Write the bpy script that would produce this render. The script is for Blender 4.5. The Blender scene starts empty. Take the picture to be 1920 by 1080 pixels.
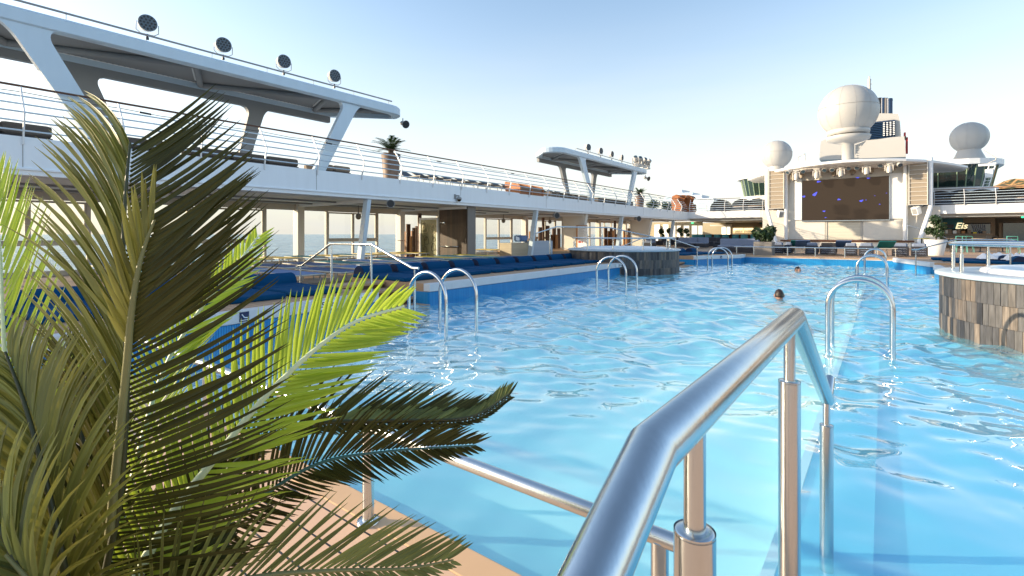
import bpy, math, random
import numpy as np
from mathutils import Vector, Matrix
random.seed(7); rng = np.random.default_rng(7)
R = math.radians; PI = math.pi
C = bpy.context.scene.collection
sc = bpy.context.scene

# ------------------------------------------------------------------ camera, sky, sun
FOC = 920.0; HOR = 439.0; VPX = 1655.0
ALPHA = math.atan((VPX - 960) / FOC)
cam = bpy.data.objects.new('camera', bpy.data.cameras.new('camera')); C.objects.link(cam)
cam.data.sensor_width = 36; cam.data.lens = 36 * FOC / 1920
cam.data.shift_y = -(540 - HOR) / 1920
cam.data.clip_start = 0.02; cam.data.clip_end = 90000
cam.rotation_euler = (R(90), 0, ALPHA); cam.location = (0, 0, 0)
sc.camera = cam
SUN_EL = R(14); SUN_AZ = math.atan2(-0.55, -0.85)          # sun stands to port and a little astern
w = bpy.data.worlds.new('World'); sc.world = w; w.use_nodes = True
nt = w.node_tree; bg = nt.nodes['Background']
sky = nt.nodes.new('ShaderNodeTexSky'); sky.sky_type = 'NISHITA'; sky.sun_disc = False
sky.sun_elevation = SUN_EL; sky.sun_rotation = PI/2 - SUN_AZ
sky.air_density = 1.0; sky.dust_density = 1.0; sky.ozone_density = 0.8
hsv = nt.nodes.new('ShaderNodeHueSaturation'); hsv.inputs['Saturation'].default_value = 1.0
nt.links.new(sky.outputs[0], hsv.inputs['Color'])
wtc = nt.nodes.new('ShaderNodeTexCoord'); wsp = nt.nodes.new('ShaderNodeSeparateXYZ'); nt.links.new(wtc.outputs['Generated'], wsp.inputs[0])
wmr = nt.nodes.new('ShaderNodeMapRange'); wmr.interpolation_type = 'SMOOTHSTEP'; wmr.inputs['From Min'].default_value = .46; wmr.inputs['From Max'].default_value = -.02; nt.links.new(wsp.outputs[2], wmr.inputs[0])
wno = nt.nodes.new('ShaderNodeTexNoise'); wno.inputs['Scale'].default_value = 3.2; wno.inputs['Detail'].default_value = 7
wmp = nt.nodes.new('ShaderNodeMapping'); wmp.inputs['Scale'].default_value = (1, 1, 7); nt.links.new(wtc.outputs['Generated'], wmp.inputs[0]); nt.links.new(wmp.outputs[0], wno.inputs[0])
wcl = nt.nodes.new('ShaderNodeMapRange'); wcl.inputs['From Min'].default_value = .35; wcl.inputs['From Max'].default_value = .75; wcl.inputs['To Min'].default_value = .72; wcl.inputs['To Max'].default_value = 1.0; nt.links.new(wno.outputs[0], wcl.inputs[0])
wmm = nt.nodes.new('ShaderNodeMath'); wmm.operation = 'MULTIPLY'; nt.links.new(wmr.outputs[0], wmm.inputs[0]); nt.links.new(wcl.outputs[0], wmm.inputs[1])
wmx = nt.nodes.new('ShaderNodeMix'); wmx.data_type = 'RGBA'; nt.links.new(wmm.outputs[0], wmx.inputs[0]); nt.links.new(hsv.outputs[0], wmx.inputs[6]); wmx.inputs[7].default_value = (3.0, 2.92, 2.78, 1)
nt.links.new(wmx.outputs[2], bg.inputs[0]); bg.inputs[1].default_value = 0.110
sun = bpy.data.objects.new('sun', bpy.data.lights.new('sun', 'SUN')); C.objects.link(sun)
sun.data.energy = 2.6; sun.data.angle = R(0.6); sun.data.color = (1.0, 0.82, 0.58)
sd = Vector((math.cos(SUN_AZ)*math.cos(SUN_EL), math.sin(SUN_AZ)*math.cos(SUN_EL), math.sin(SUN_EL)))
sun.rotation_euler = sd.to_track_quat('Z', 'Y').to_euler(); sun.location = (-60, -40, 30)
sc.view_settings.view_transform = 'Standard'; sc.view_settings.look = 'None'
sc.view_settings.exposure = 1.66; sc.view_settings.gamma = 1

# ------------------------------------------------------------------ survey helper: ray of the photo met with a real plane
Fv = Vector((-math.sin(ALPHA), math.cos(ALPHA), 0)); Rv = Vector((math.cos(ALPHA), math.sin(ALPHA), 0))
def S(px, py, X=None, Y=None, Z=None, T=None):
    d = Fv + Rv*((px-960)/FOC) + Vector((0, 0, (HOR-py)/FOC))
    t = T if T is not None else X/d.x if X is not None else Y/d.y if Y is not None else Z/d.z
    return d*t

# ------------------------------------------------------------------ materials
def mat(name, col, rough=0.5, metal=0.0, noise=0.0, nscale=8.0, spec=0.5, bump=0.0, bscale=40.0, emit=None, estr=0.0, stretch=None, coat=0.0):
    m = bpy.data.materials.new(name); m.use_nodes = True; t = m.node_tree; b = t.nodes['Principled BSDF']
    b.inputs['Base Color'].default_value = (*col, 1); b.inputs['Roughness'].default_value = rough
    b.inputs['Metallic'].default_value = metal; b.inputs['Specular IOR Level'].default_value = spec
    b.inputs['Coat Weight'].default_value = coat
    tc = t.nodes.new('ShaderNodeTexCoord'); mp = t.nodes.new('ShaderNodeMapping'); t.links.new(tc.outputs['Object'], mp.inputs[0])
    if stretch: mp.inputs['Scale'].default_value = stretch
    if noise:
        n = t.nodes.new('ShaderNodeTexNoise'); n.inputs['Scale'].default_value = nscale; n.inputs['Detail'].default_value = 5
        t.links.new(mp.outputs[0], n.inputs[0])
        mx = t.nodes.new('ShaderNodeMix'); mx.data_type = 'RGBA'
        mx.inputs[6].default_value = (*[c*(1-noise) for c in col], 1); mx.inputs[7].default_value = (*[min(1, c*(1+noise)) for c in col], 1)
        t.links.new(n.outputs[0], mx.inputs[0]); t.links.new(mx.outputs[2], b.inputs['Base Color'])
    if bump:
        n2 = t.nodes.new('ShaderNodeTexNoise'); n2.inputs['Scale'].default_value = bscale; n2.inputs['Detail'].default_value = 4
        t.links.new(mp.outputs[0], n2.inputs[0]); bp = t.nodes.new('ShaderNodeBump'); bp.inputs['Strength'].default_value = bump; bp.inputs['Distance'].default_value = 0.01
        t.links.new(n2.outputs[0], bp.inputs['Height']); t.links.new(bp.outputs[0], b.inputs['Normal'])
    if emit: b.inputs['Emission Color'].default_value = (*emit, 1); b.inputs['Emission Strength'].default_value = estr
    return m

def lines_mat(name, c1, c2, gap_col, width, gap, axis=0, rough=0.6, axis2=None, width2=1.0, grain=(1, 1, 1), spec=0.4):
    """boards or tiles: a dark joint every `width` metres along an axis, each board its own tone"""
    m = bpy.data.materials.new(name); m.use_nodes = True; t = m.node_tree; N = t.nodes; L = t.links; b = N['Principled BSDF']
    geo = N.new('ShaderNodeNewGeometry'); sp = N.new('ShaderNodeSeparateXYZ'); L.new(geo.outputs['Position'], sp.inputs[0])
    def math_(op, a, bb=None):
        n = N.new('ShaderNodeMath'); n.operation = op
        if isinstance(a, (int, float)): n.inputs[0].default_value = a
        else: L.new(a, n.inputs[0])
        if bb is not None:
            if isinstance(bb, (int, float)): n.inputs[1].default_value = bb
            else: L.new(bb, n.inputs[1])
        return n.outputs[0]
    q = math_('DIVIDE', sp.outputs[axis], width); fr = math_('FRACT', q); fl = math_('FLOOR', q)
    joint = math_('LESS_THAN', fr, gap/width); idv = fl
    if axis2 is not None:
        q2 = math_('DIVIDE', sp.outputs[axis2], width2); joint = math_('MAXIMUM', joint, math_('LESS_THAN', math_('FRACT', q2), gap/width2))
        idv = math_('ADD', fl, math_('MULTIPLY', math_('FLOOR', q2), 17.3))
    wn = N.new('ShaderNodeTexWhiteNoise'); wn.noise_dimensions = '1D'; L.new(idv, wn.inputs['W'])
    no = N.new('ShaderNodeTexNoise'); no.inputs['Scale'].default_value = 6; no.inputs['Detail'].default_value = 6
    mp = N.new('ShaderNodeMapping'); mp.inputs['Scale'].default_value = grain; L.new(geo.outputs['Position'], mp.inputs[0]); L.new(mp.outputs[0], no.inputs[0])
    fac = math_('ADD', math_('MULTIPLY', wn.outputs[0], 0.6), math_('MULTIPLY', no.outputs[0], 0.4))
    mx = N.new('ShaderNodeMix'); mx.data_type = 'RGBA'; mx.inputs[6].default_value = (*c1, 1); mx.inputs[7].default_value = (*c2, 1); L.new(fac, mx.inputs[0])
    m2 = N.new('ShaderNodeMix'); m2.data_type = 'RGBA'; L.new(mx.outputs[2], m2.inputs[6]); m2.inputs[7].default_value = (*gap_col, 1); L.new(joint, m2.inputs[0])
    L.new(m2.outputs[2], b.inputs['Base Color']); b.inputs['Roughness'].default_value = rough; b.inputs['Specular IOR Level'].default_value = spec
    return m

def tone_mat(name, cols, rough=0.6, grain=(1, 1, 1), gscale=10):
    """tone attribute per face picks the board's own colour, plus a grain"""
    m = bpy.data.materials.new(name); m.use_nodes = True; t = m.node_tree; N = t.nodes; L = t.links; b = N['Principled BSDF']
    a = N.new('ShaderNodeAttribute'); a.attribute_name = 'tone'
    cr = N.new('ShaderNodeValToRGB'); cr.color_ramp.elements[0].color = (*cols[0], 1); cr.color_ramp.elements[1].color = (*cols[-1], 1)
    for i, c in enumerate(cols[1:-1]):
        e = cr.color_ramp.elements.new((i+1)/(len(cols)-1)); e.color = (*c, 1)
    L.new(a.outputs['Fac'], cr.inputs[0])
    geo = N.new('ShaderNodeNewGeometry'); mp = N.new('ShaderNodeMapping'); mp.inputs['Scale'].default_value = grain
    no = N.new('ShaderNodeTexNoise'); no.inputs['Scale'].default_value = gscale; no.inputs['Detail'].default_value = 8; L.new(geo.outputs['Position'], mp.inputs[0]); L.new(mp.outputs[0], no.inputs[0])
    rr = N.new('ShaderNodeMapRange'); rr.inputs['From Min'].default_value = .3; rr.inputs['From Max'].default_value = .7; rr.inputs['To Min'].default_value = .55; rr.inputs['To Max'].default_value = 1.35
    L.new(no.outputs[0], rr.inputs[0])
    mu = N.new('ShaderNodeVectorMath'); mu.operation = 'SCALE'; L.new(cr.outputs[0], mu.inputs[0]); L.new(rr.outputs[0], mu.inputs['Scale'])
    L.new(mu.outputs[0], b.inputs['Base Color']); b.inputs['Roughness'].default_value = rough
    return m

def clear_mat(name, tint, ior=1.45, rough=0.02, boost=1.0, bump=0.0, bscale=5, bdist=.02, milk=0.0):
    """a thin clear sheet: Fresnel mirror over tinted see-through"""
    m = bpy.data.materials.new(name); m.use_nodes = True; t = m.node_tree; N = t.nodes; L = t.links
    N.remove(N['Principled BSDF']); out = N['Material Output']
    tr = N.new('ShaderNodeBsdfTransparent'); tr.inputs[0].default_value = (*tint, 1)
    gl = N.new('ShaderNodeBsdfGlossy'); gl.inputs['Roughness'].default_value = rough; gl.inputs[0].default_value = (1, 1, 1, 1)
    fr = N.new('ShaderNodeFresnel'); fr.inputs[0].default_value = ior
    mu = N.new('ShaderNodeMath'); mu.operation = 'MULTIPLY'; mu.inputs[1].default_value = boost; mu.use_clamp = True; L.new(fr.outputs[0], mu.inputs[0])
    gb = N.new('ShaderNodeNewGeometry'); fb = N.new('ShaderNodeMath'); fb.operation = 'SUBTRACT'; fb.inputs[0].default_value = 1; L.new(gb.outputs['Backfacing'], fb.inputs[1])
    m0 = mu; mu = N.new('ShaderNodeMath'); mu.operation = 'MULTIPLY'; L.new(m0.outputs[0], mu.inputs[0]); L.new(fb.outputs[0], mu.inputs[1])
    if milk:
        cp_ = N.new('ShaderNodeMath'); cp_.operation = 'MINIMUM'; cp_.inputs[1].default_value = .50; L.new(mu.outputs[0], cp_.inputs[0]); mu = cp_
    if milk:      # light scattered back by the water itself
        df = N.new('ShaderNodeBsdfDiffuse'); df.inputs[0].default_value = (.26, .78, .92, 1); mk = N.new('ShaderNodeMixShader'); mk.inputs[0].default_value = milk
        L.new(tr.outputs[0], mk.inputs[1]); L.new(df.outputs[0], mk.inputs[2]); tr = mk
    mx = N.new('ShaderNodeMixShader'); L.new(mu.outputs[0], mx.inputs[0]); L.new(tr.outputs[0], mx.inputs[1]); L.new(gl.outputs[0], mx.inputs[2]); L.new(mx.outputs[0], out.inputs[0])
    if bump:
        tc = N.new('ShaderNodeTexCoord'); no = N.new('ShaderNodeTexNoise'); no.inputs['Scale'].default_value = bscale; no.inputs['Detail'].default_value = 3
        L.new(tc.outputs['Object'], no.inputs[0]); bp = N.new('ShaderNodeBump'); bp.inputs['Strength'].default_value = bump; bp.inputs['Distance'].default_value = bdist
        L.new(no.outputs[0], bp.inputs['Height']); L.new(bp.outputs[0], gl.inputs['Normal']); L.new(bp.outputs[0], fr.inputs['Normal'])
    return m

def leaf_mat(name, c1, c2, trans, trcol, rough=0.38):
    m = bpy.data.materials.new(name); m.use_nodes = True; t = m.node_tree; N = t.nodes; L = t.links; b = N['Principled BSDF']; out = N['Material Output']
    a = N.new('ShaderNodeAttribute'); a.attribute_name = 'tone'
    tc = N.new('ShaderNodeTexCoord'); no = N.new('ShaderNodeTexNoise'); no.inputs['Scale'].default_value = 14; L.new(tc.outputs['Object'], no.inputs[0])
    ad = N.new('ShaderNodeMath'); ad.operation = 'MULTIPLY_ADD'; L.new(a.outputs['Fac'], ad.inputs[0]); ad.inputs[1].default_value = .6; 
    m3 = N.new('ShaderNodeMath'); m3.operation = 'MULTIPLY'; m3.inputs[1].default_value = .4; L.new(no.outputs[0], m3.inputs[0]); L.new(m3.outputs[0], ad.inputs[2])
    mx = N.new('ShaderNodeMix'); mx.data_type = 'RGBA'; mx.inputs[6].default_value = (*c1, 1); mx.inputs[7].default_value = (*c2, 1); L.new(ad.outputs[0], mx.inputs[0])
    L.new(mx.outputs[2], b.inputs['Base Color']); b.inputs['Roughness'].default_value = rough; b.inputs['Specular IOR Level'].default_value = .45
    tl = N.new('ShaderNodeBsdfTranslucent'); tl.inputs[0].default_value = (*trcol, 1)
    ms = N.new('ShaderNodeMixShader'); ms.inputs[0].default_value = trans; L.new(b.outputs[0], ms.inputs[1]); L.new(tl.outputs[0], ms.inputs[2]); L.new(ms.outputs[0], out.inputs[0])
    return m

M = {}
M['deckside_bounce'] = mat('deck_side_bounce_lit', (.82, .88, .94), .36, noise=.055, nscale=2, stretch=(2.5, 2.5, .35), bump=.04, bscale=3)  # same white as the canopies, lightened for bounce off deck and pool
M['shipwhite_shade'] = mat('ship_side_sky_shade', (.58, .70, .80), .36, noise=.06, nscale=2, stretch=(2.5, 2.5, .35), bump=.04, bscale=3)  # white paint with the blue of skylit shade mixed into its colour
M['white'] = mat('white_paint', (.80, .81, .82), .38, noise=.035, nscale=3, bump=.04, bscale=3)
M['cream'] = mat('cream_paint', (.68, .65, .59), .5, noise=.04, nscale=2)
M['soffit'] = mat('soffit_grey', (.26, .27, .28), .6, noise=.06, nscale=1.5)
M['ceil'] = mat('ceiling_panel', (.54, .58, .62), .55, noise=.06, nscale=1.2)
M['grey'] = mat('grey_paint', (.30, .31, .32), .5, noise=.08)
M['dark'] = mat('dark_plastic', (.02, .022, .026), .45, noise=.2)
M['steel'] = mat('brushed_steel', (.56, .60, .62), .22, metal=1, noise=.10, nscale=30, bump=.03, bscale=160, stretch=(1, 1, .1))
M['steelb'] = mat('polished_steel', (.62, .64, .66), .14, metal=1, noise=.06, nscale=20)
M['alu'] = mat('window_frame_metal', (.52, .49, .43), .45, noise=.06)
M['navy'] = mat('navy_canvas', (.003, .058, .15), .9, spec=.1, noise=.18, nscale=5, bump=.25, bscale=120)
M['navydk'] = mat('navy_canvas_side', (.008, .02, .06), .85, noise=.2)
M['teal'] = mat('teal_mesh', (.004, .17, .19), .6, noise=.15)
M['yellow'] = mat('yellow_mesh', (.70, .50, .05), .6, noise=.12)
M['bluemesh'] = mat('blue_mesh', (.02, .07, .19), .6, noise=.15)
M['lilac'] = mat('pale_blue_mesh', (.11, .20, .40), .6, noise=.1)
M['handwood'] = mat('varnished_handrail_wood', (.10, .035, .015), .35, noise=.25, nscale=6, stretch=(4, .5, 4))
M['walnut'] = lines_mat('dark_wood_boards', (.018, .010, .006), (.085, .045, .026), (.012, .008, .005), .16, .006, 0, .5, grain=(6, 6, .5))
M['stick'] = mat('slat_wood', (.44, .20, .07), .5, noise=.35, nscale=5, stretch=(5, 5, .5))
M['stickdk'] = mat('slat_wood_dark', (.10, .04, .018), .5, noise=.3, nscale=5, stretch=(5, 5, .5))
M['teak'] = lines_mat('teak_deck_boards', (.32, .21, .14), (.44, .30, .20), (.03, .02, .015), .105, .008, 0, .55, grain=(5, .5, 1))
M['teakx'] = lines_mat('teak_platform_boards', (.42, .25, .14), (.54, .34, .20), (.07, .04, .02), .09, .006, 1, .6, grain=(.5, 5, 1))
M['tanface'] = mat('teak_edge', (.46, .29, .17), .55, noise=.15, nscale=4, stretch=(1, 1, 6))
M['neardeck'] = lines_mat('orange_deck_boards', (.70, .43, .27), (.80, .52, .34), (.02, .02, .02), .135, .009, 1, .42, grain=(.4, 1.2, 1))
M['nearedge'] = mat('orange_deck_edge', (.70, .44, .24), .40, noise=.08, nscale=3)
M['coping'] = mat('pale_coping', (.62, .63, .64), .5, noise=.08, nscale=6)
M['poolblue'] = lines_mat('blue_rib_tiles', (.010, .20, .48), (.03, .29, .58), (.006, .10, .28), .028, .006, 1, .3, grain=(1, 1, 1))
M['poolbluex'] = lines_mat('blue_rib_tiles_end', (.010, .22, .50), (.03, .30, .58), (.006, .12, .30), .028, .006, 0, .3)
M['floorpale'] = mat('pale_pool_floor', (.60, .90, .93), .6, noise=.05, nscale=1.3)
M['floorblue'] = mat('deep_blue_lane_floor', (.10, .56, .84), .6, noise=.10, nscale=1)
M['ledge'] = mat('submerged_wall_top', (.11, .57, .83), .5, noise=.10, nscale=5)
M['whiteline'] = mat('white_edge_tiles', (.90, .92, .92), .4)
M['acrylic'] = mat('tub_acrylic', (.80, .82, .84), .2, noise=.02)
M['tubrim'] = mat('tub_rim_stone', (.42, .50, .56), .35, noise=.1, nscale=12)
M['tubwood'] = tone_mat('weathered_wood_look_tiles', [(.018, .019, .024), (.05, .05, .055), (.085, .082, .082), (.14, .11, .085), (.24, .20, .165)], .55, grain=(6, 6, .8), gscale=7)
M['glass'] = clear_mat('window_glass', (.90, .91, .90), 1.4, .02)
M['bridge'] = mat('tinted_bridge_glass', (.015, .035, .03), .06, spec=1.0, noise=.4, nscale=.4)
M['led'] = mat('led_wall', (.012, .009, .007), .8, noise=.25, nscale=60, spec=.1, emit=(.05, .035, .024), estr=.42)
M['blob'] = mat('lit_blue_pixels', (.02, .03, .3), .5, emit=(.10, .12, 1.0), estr=.30)
M['beige'] = mat('beige_speaker_grille', (.34, .28, .21), .6, noise=.08, nscale=30)
M['shutter'] = lines_mat('roller_shutter', (.60, .56, .46), (.66, .62, .52), (.35, .32, .26), .12, .012, 2, .5)
M['radome'] = mat('radome_white', (.45, .44, .42), .4, noise=.03, nscale=1)
M['seam'] = mat('radome_seam', (.45, .43, .40), .6)
M['red'] = mat('red_paint', (.45, .02, .02), .4, noise=.1)
M['funnelblue'] = mat('funnel_blue', (.012, .04, .10), .4, noise=.1)
M['stone'] = mat('sofa_cushion_brown', (.10, .085, .075), .85, noise=.15, nscale=6, bump=.2)
M['tan'] = mat('sofa_cushion_tan', (.26, .20, .15), .85, noise=.12, nscale=6)
M['orange'] = tone_mat('orange_wicker', [(.20, .06, .02), (.40, .14, .04), (.52, .22, .08)], .6, grain=(3, 3, 14), gscale=6)
M['wicker'] = mat('dark_wicker', (.022, .024, .034), .6, noise=.5, nscale=60)
M['cush'] = mat('grey_blue_cushion', (.19, .23, .32), .85, noise=.1)
M['potgrey'] = mat('grey_planter', (.20, .185, .17), .6, noise=.1)
M['potwhite'] = mat('white_planter', (.66, .65, .62), .5, noise=.05)
M['potbrown'] = mat('brown_planter', (.17, .11, .08), .6, noise=.15)
M['counter'] = lines_mat('counter_boards', (.42, .36, .26), (.52, .45, .33), (.30, .25, .18), .09, .004, 2, .55, grain=(.5, 3, 3))
M['counterb'] = lines_mat('counter_boards_blue', (.34, .42, .52), (.42, .49, .58), (.26, .32, .4), .09, .004, 2, .55, grain=(.5, 3, 3))
M['barwall'] = mat('bar_wall', (.20, .17, .13), .7, noise=.15, nscale=2)
M['tealwall'] = mat('teal_sign_band', (.006, .12, .16), .5, noise=.1)
M['seat'] = mat('turquoise_seat', (.04, .20, .24), .7, noise=.15)
M['bottle'] = mat('dark_bottle', (.03, .02, .01), .15)
M['warm'] = mat('lit_bar_shelf', (.8, .6, .3), .5, emit=(1, .72, .36), estr=.7)
M['green'] = mat('exit_lamp_green', (.02, .4, .15), .5, emit=(.05, .9, .35), estr=.9)
M['sand'] = mat('sand_wall', (.42, .36, .24), .6, noise=.05)
M['eis'] = mat('cream_lettering', (.85, .75, .5), .5, emit=(1, .85, .5), estr=.35)
M['yellowpaint'] = mat('yellow_strip', (.75, .62, .05), .5)
M['label'] = mat('dark_blue_pictogram', (.01, .02, .08), .5)
M['ink'] = mat('black_lettering', (.015, .015, .02), .6)
M['towel'] = mat('white_towel', (.80, .80, .82), .9, noise=.05, bump=.4, bscale=40)
M['shower'] = mat('olive_shower_panel', (.27, .26, .13), .35, noise=.08, nscale=3)
M['showerline'] = mat('cream_line_drawing', (.72, .60, .36), .5)
M['showerline2'] = mat('dark_line_drawing', (.06, .065, .03), .5)
M['skin'] = mat('skin', (.52, .27, .19), .5, noise=.08, nscale=10)
M['hair'] = mat('wet_dark_hair', (.035, .02, .015), .35, noise=.3, nscale=50, bump=.6, bscale=90)
M['shorts'] = mat('swim_shorts', (.02, .03, .08), .7)
M['lens'] = mat('lamp_lens', (.035, .07, .10), .15, spec=.9)
M['lamphouse'] = mat('lamp_housing', (.55, .52, .48), .4, noise=.1)
M['lampface'] = mat('lamp_face', (.10, .14, .18), .4)
M['soil'] = mat('soil', (.05, .03, .02), .9, noise=.4, nscale=40, bump=.6)
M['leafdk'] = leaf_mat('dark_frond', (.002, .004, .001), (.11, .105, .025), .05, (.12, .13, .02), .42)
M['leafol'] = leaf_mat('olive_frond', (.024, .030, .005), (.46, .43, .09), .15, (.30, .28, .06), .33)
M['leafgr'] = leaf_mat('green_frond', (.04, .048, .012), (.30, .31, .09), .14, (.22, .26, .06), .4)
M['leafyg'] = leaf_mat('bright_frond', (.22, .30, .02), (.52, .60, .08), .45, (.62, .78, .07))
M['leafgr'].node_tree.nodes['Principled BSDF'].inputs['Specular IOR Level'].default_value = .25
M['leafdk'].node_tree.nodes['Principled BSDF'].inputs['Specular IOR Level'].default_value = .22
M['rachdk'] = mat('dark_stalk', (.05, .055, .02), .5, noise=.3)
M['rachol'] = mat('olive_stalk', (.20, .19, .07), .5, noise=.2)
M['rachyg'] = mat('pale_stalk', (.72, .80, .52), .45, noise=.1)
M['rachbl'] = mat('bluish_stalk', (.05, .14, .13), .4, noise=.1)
M['shrub'] = leaf_mat('shrub_leaf', (.008, .022, .008), (.04, .085, .025), .15, (.06, .12, .02), .5)
M['trunk'] = mat('bark', (.10, .07, .05), .9, noise=.4, nscale=20)

# ------------------------------------------------------------------ mesh builder
class MB:
    def __init__(s): s.v = []; s.f = []; s.t = []; s.sm = []
    def add(s, vs, fs, tone=.5, smooth=False):
        o = len(s.v); s.v += [tuple(v) for v in vs]; s.f += [tuple(i+o for i in f) for f in fs]
        s.t += [tone]*len(fs); s.sm += [smooth]*len(fs); return s
    def box(s, a, b, tone=.5):
        x0, y0, z0 = a; x1, y1, z1 = b
        x0, x1 = min(x0, x1), max(x0, x1); y0, y1 = min(y0, y1), max(y0, y1); z0, z1 = min(z0, z1), max(z0, z1)
        return s.add([(x0,y0,z0),(x1,y0,z0),(x1,y1,z0),(x0,y1,z0),(x0,y0,z1),(x1,y0,z1),(x1,y1,z1),(x0,y1,z1)],
              [(0,3,2,1),(4,5,6,7),(0,1,5,4),(1,2,6,5),(2,3,7,6),(3,0,4,7)], tone)
    def rbox(s, a, b, r=.02, tone=.5):
        """box with chamfered edges"""
        x0, y0, z0 = a; x1, y1, z1 = b; r = min(r, abs(x1-x0)*.45, abs(y1-y0)*.45, abs(z1-z0)*.45)
        vs = []; 
        def ring(z, ins):
            return [(x0+ins+r, y0+ins, z), (x1-ins-r, y0+ins, z), (x1-ins, y0+ins+r, z), (x1-ins, y1-ins-r, z), (x1-ins-r, y1-ins, z), (x0+ins+r, y1-ins, z), (x0+ins, y1-ins-r, z), (x0+ins, y0+ins+r, z)]
        rr = [ring(z0, r*.7), ring(z0+r, 0), ring(z1-r, 0), ring(z1-r*.3, r*.3), ring(z1, r)]
        for q in rr: vs += q
        fs = [tuple(range(7, -1, -1)), tuple(range(32, 40))]
        for k in range(4):
            for i in range(8): j = (i+1) % 8; fs.append((k*8+i, k*8+j, k*8+8+j, k*8+8+i))
        return s.add(vs, fs, tone)
    def obox(s, c, size, ex, ey=None, ez=Vector((0,0,1)), tone=.5):
        """box with its own axes"""
        c = Vector(c); ex = Vector(ex).normalized(); ez = Vector(ez).normalized(); ey = ez.cross(ex).normalized() if ey is None else Vector(ey).normalized(); 
        a, b, d = [q/2 for q in size]; vs = [c+ex*i*a+ey*j*b+ez*k*d for k in (-1,1) for i, j in ((-1,-1),(1,-1),(1,1),(-1,1))]
        return s.add(vs, [(0,3,2,1),(4,5,6,7),(0,1,5,4),(1,2,6,5),(2,3,7,6),(3,0,4,7)], tone)
    def tube(s, pts, r, seg=10, caps=True, closed=False, tone=.5):
        pts = [Vector(p) for p in pts]; n = len(pts); rs = r if isinstance(r, (list, tuple)) else [r]*n; base = len(s.v); up = None; vs = []
        for i, p in enumerate(pts):
            if closed: t = (pts[(i+1) % n]-pts[i-1]).normalized()
            elif i == 0: t = (pts[1]-pts[0]).normalized()
            elif i == n-1: t = (pts[-1]-pts[-2]).normalized()
            else:
                a = (pts[i]-pts[i-1]).normalized(); b = (pts[i+1]-pts[i]).normalized(); t = (a+b).normalized()
            if up is None: up = Vector((0,0,1)) if abs(t.z) < .9 else Vector((1,0,0))
            e1 = (up - t*up.dot(t)).normalized(); up = e1; e2 = t.cross(e1)
            k = 1.0
            if 0 < i < n-1 and not closed:
                k = 1/max(.5, math.cos(a.angle(b)/2)) ; bend = (b-a)
                bd = bend.normalized() if bend.length > 1e-5 else None
            else: bd = None
            for j in range(seg):
                an = 2*PI*j/seg; d = e1*math.cos(an)+e2*math.sin(an)
                if bd is not None and k > 1.001: d = d + bd*(d.dot(bd))*(k-1)
                vs.append(p+d*rs[i])
        fs = []
        for i in range(n-1 if not closed else n):
            for j in range(seg):
                a_ = i*seg+j; b_ = i*seg+(j+1) % seg; c_ = ((i+1) % n)*seg+(j+1) % seg; d_ = ((i+1) % n)*seg+j; fs.append((a_, b_, c_, d_))
        s.add(vs, fs, tone, True)
        if caps and not closed: 
            s.add(vs[:seg], [tuple(range(seg-1, -1, -1))], tone); s.add(vs[-seg:], [tuple(range(seg))], tone)
        return s
    def lathe(s, prof, c=(0,0,0), seg=32, tone=.5, smooth=True, a0=0, a1=2*PI):
        c = Vector(c); full = abs(a1-a0-2*PI) < 1e-6; n = seg if full else seg+1; vs = []
        for r, z in prof:
            for j in range(n): a = a0+(a1-a0)*j/seg; vs.append((c.x+r*math.cos(a), c.y+r*math.sin(a), c.z+z))
        fs = []
        for i in range(len(prof)-1):
            for j in range(seg): k = (j+1) % n; fs.append((i*n+j, i*n+k, (i+1)*n+k, (i+1)*n+j))
        return s.add(vs, fs, tone, smooth)
    def prism(s, poly, z0, z1, tone=.5):
        """plan polygon pulled up in z"""
        n = len(poly); vs = [(x, y, z0) for x, y in poly]+[(x, y, z1) for x, y in poly]
        fs = [tuple(range(n-1, -1, -1)), tuple(range(n, 2*n))]+[(i, (i+1) % n, n+(i+1) % n, n+i) for i in range(n)]
        return s.add(vs, fs, tone)
    def slab(s, poly, origin, e1, e2, e3, th, tone=.5):
        """2-D polygon in the plane e1,e2 thickened along e3"""
        o = Vector(origin); e1, e2, e3 = Vector(e1), Vector(e2), Vector(e3); n = len(poly)
        vs = [o+e1*a+e2*b-e3*th/2 for a, b in poly]+[o+e1*a+e2*b+e3*th/2 for a, b in poly]
        fs = [tuple(range(n-1, -1, -1)), tuple(range(n, 2*n))]+[(i, (i+1) % n, n+(i+1) % n, n+i) for i in range(n)]
        return s.add(vs, fs, tone)
    def ball(s, c, r, seg=16, rings=10, tone=.5, sc3=(1,1,1)):
        c = Vector(c); vs = []; fs = []
        for i in range(rings+1):
            th = PI*i/rings
            for j in range(seg): ph = 2*PI*j/seg; vs.append((c.x+r*sc3[0]*math.sin(th)*math.cos(ph), c.y+r*sc3[1]*math.sin(th)*math.sin(ph), c.z+r*sc3[2]*math.cos(th)))
        for i in range(rings):
            for j in range(seg): k = (j+1) % seg; fs.append((i*seg+j, (i+1)*seg+j, (i+1)*seg+k, i*seg+k))
        return s.add(vs, fs, tone, True)
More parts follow.
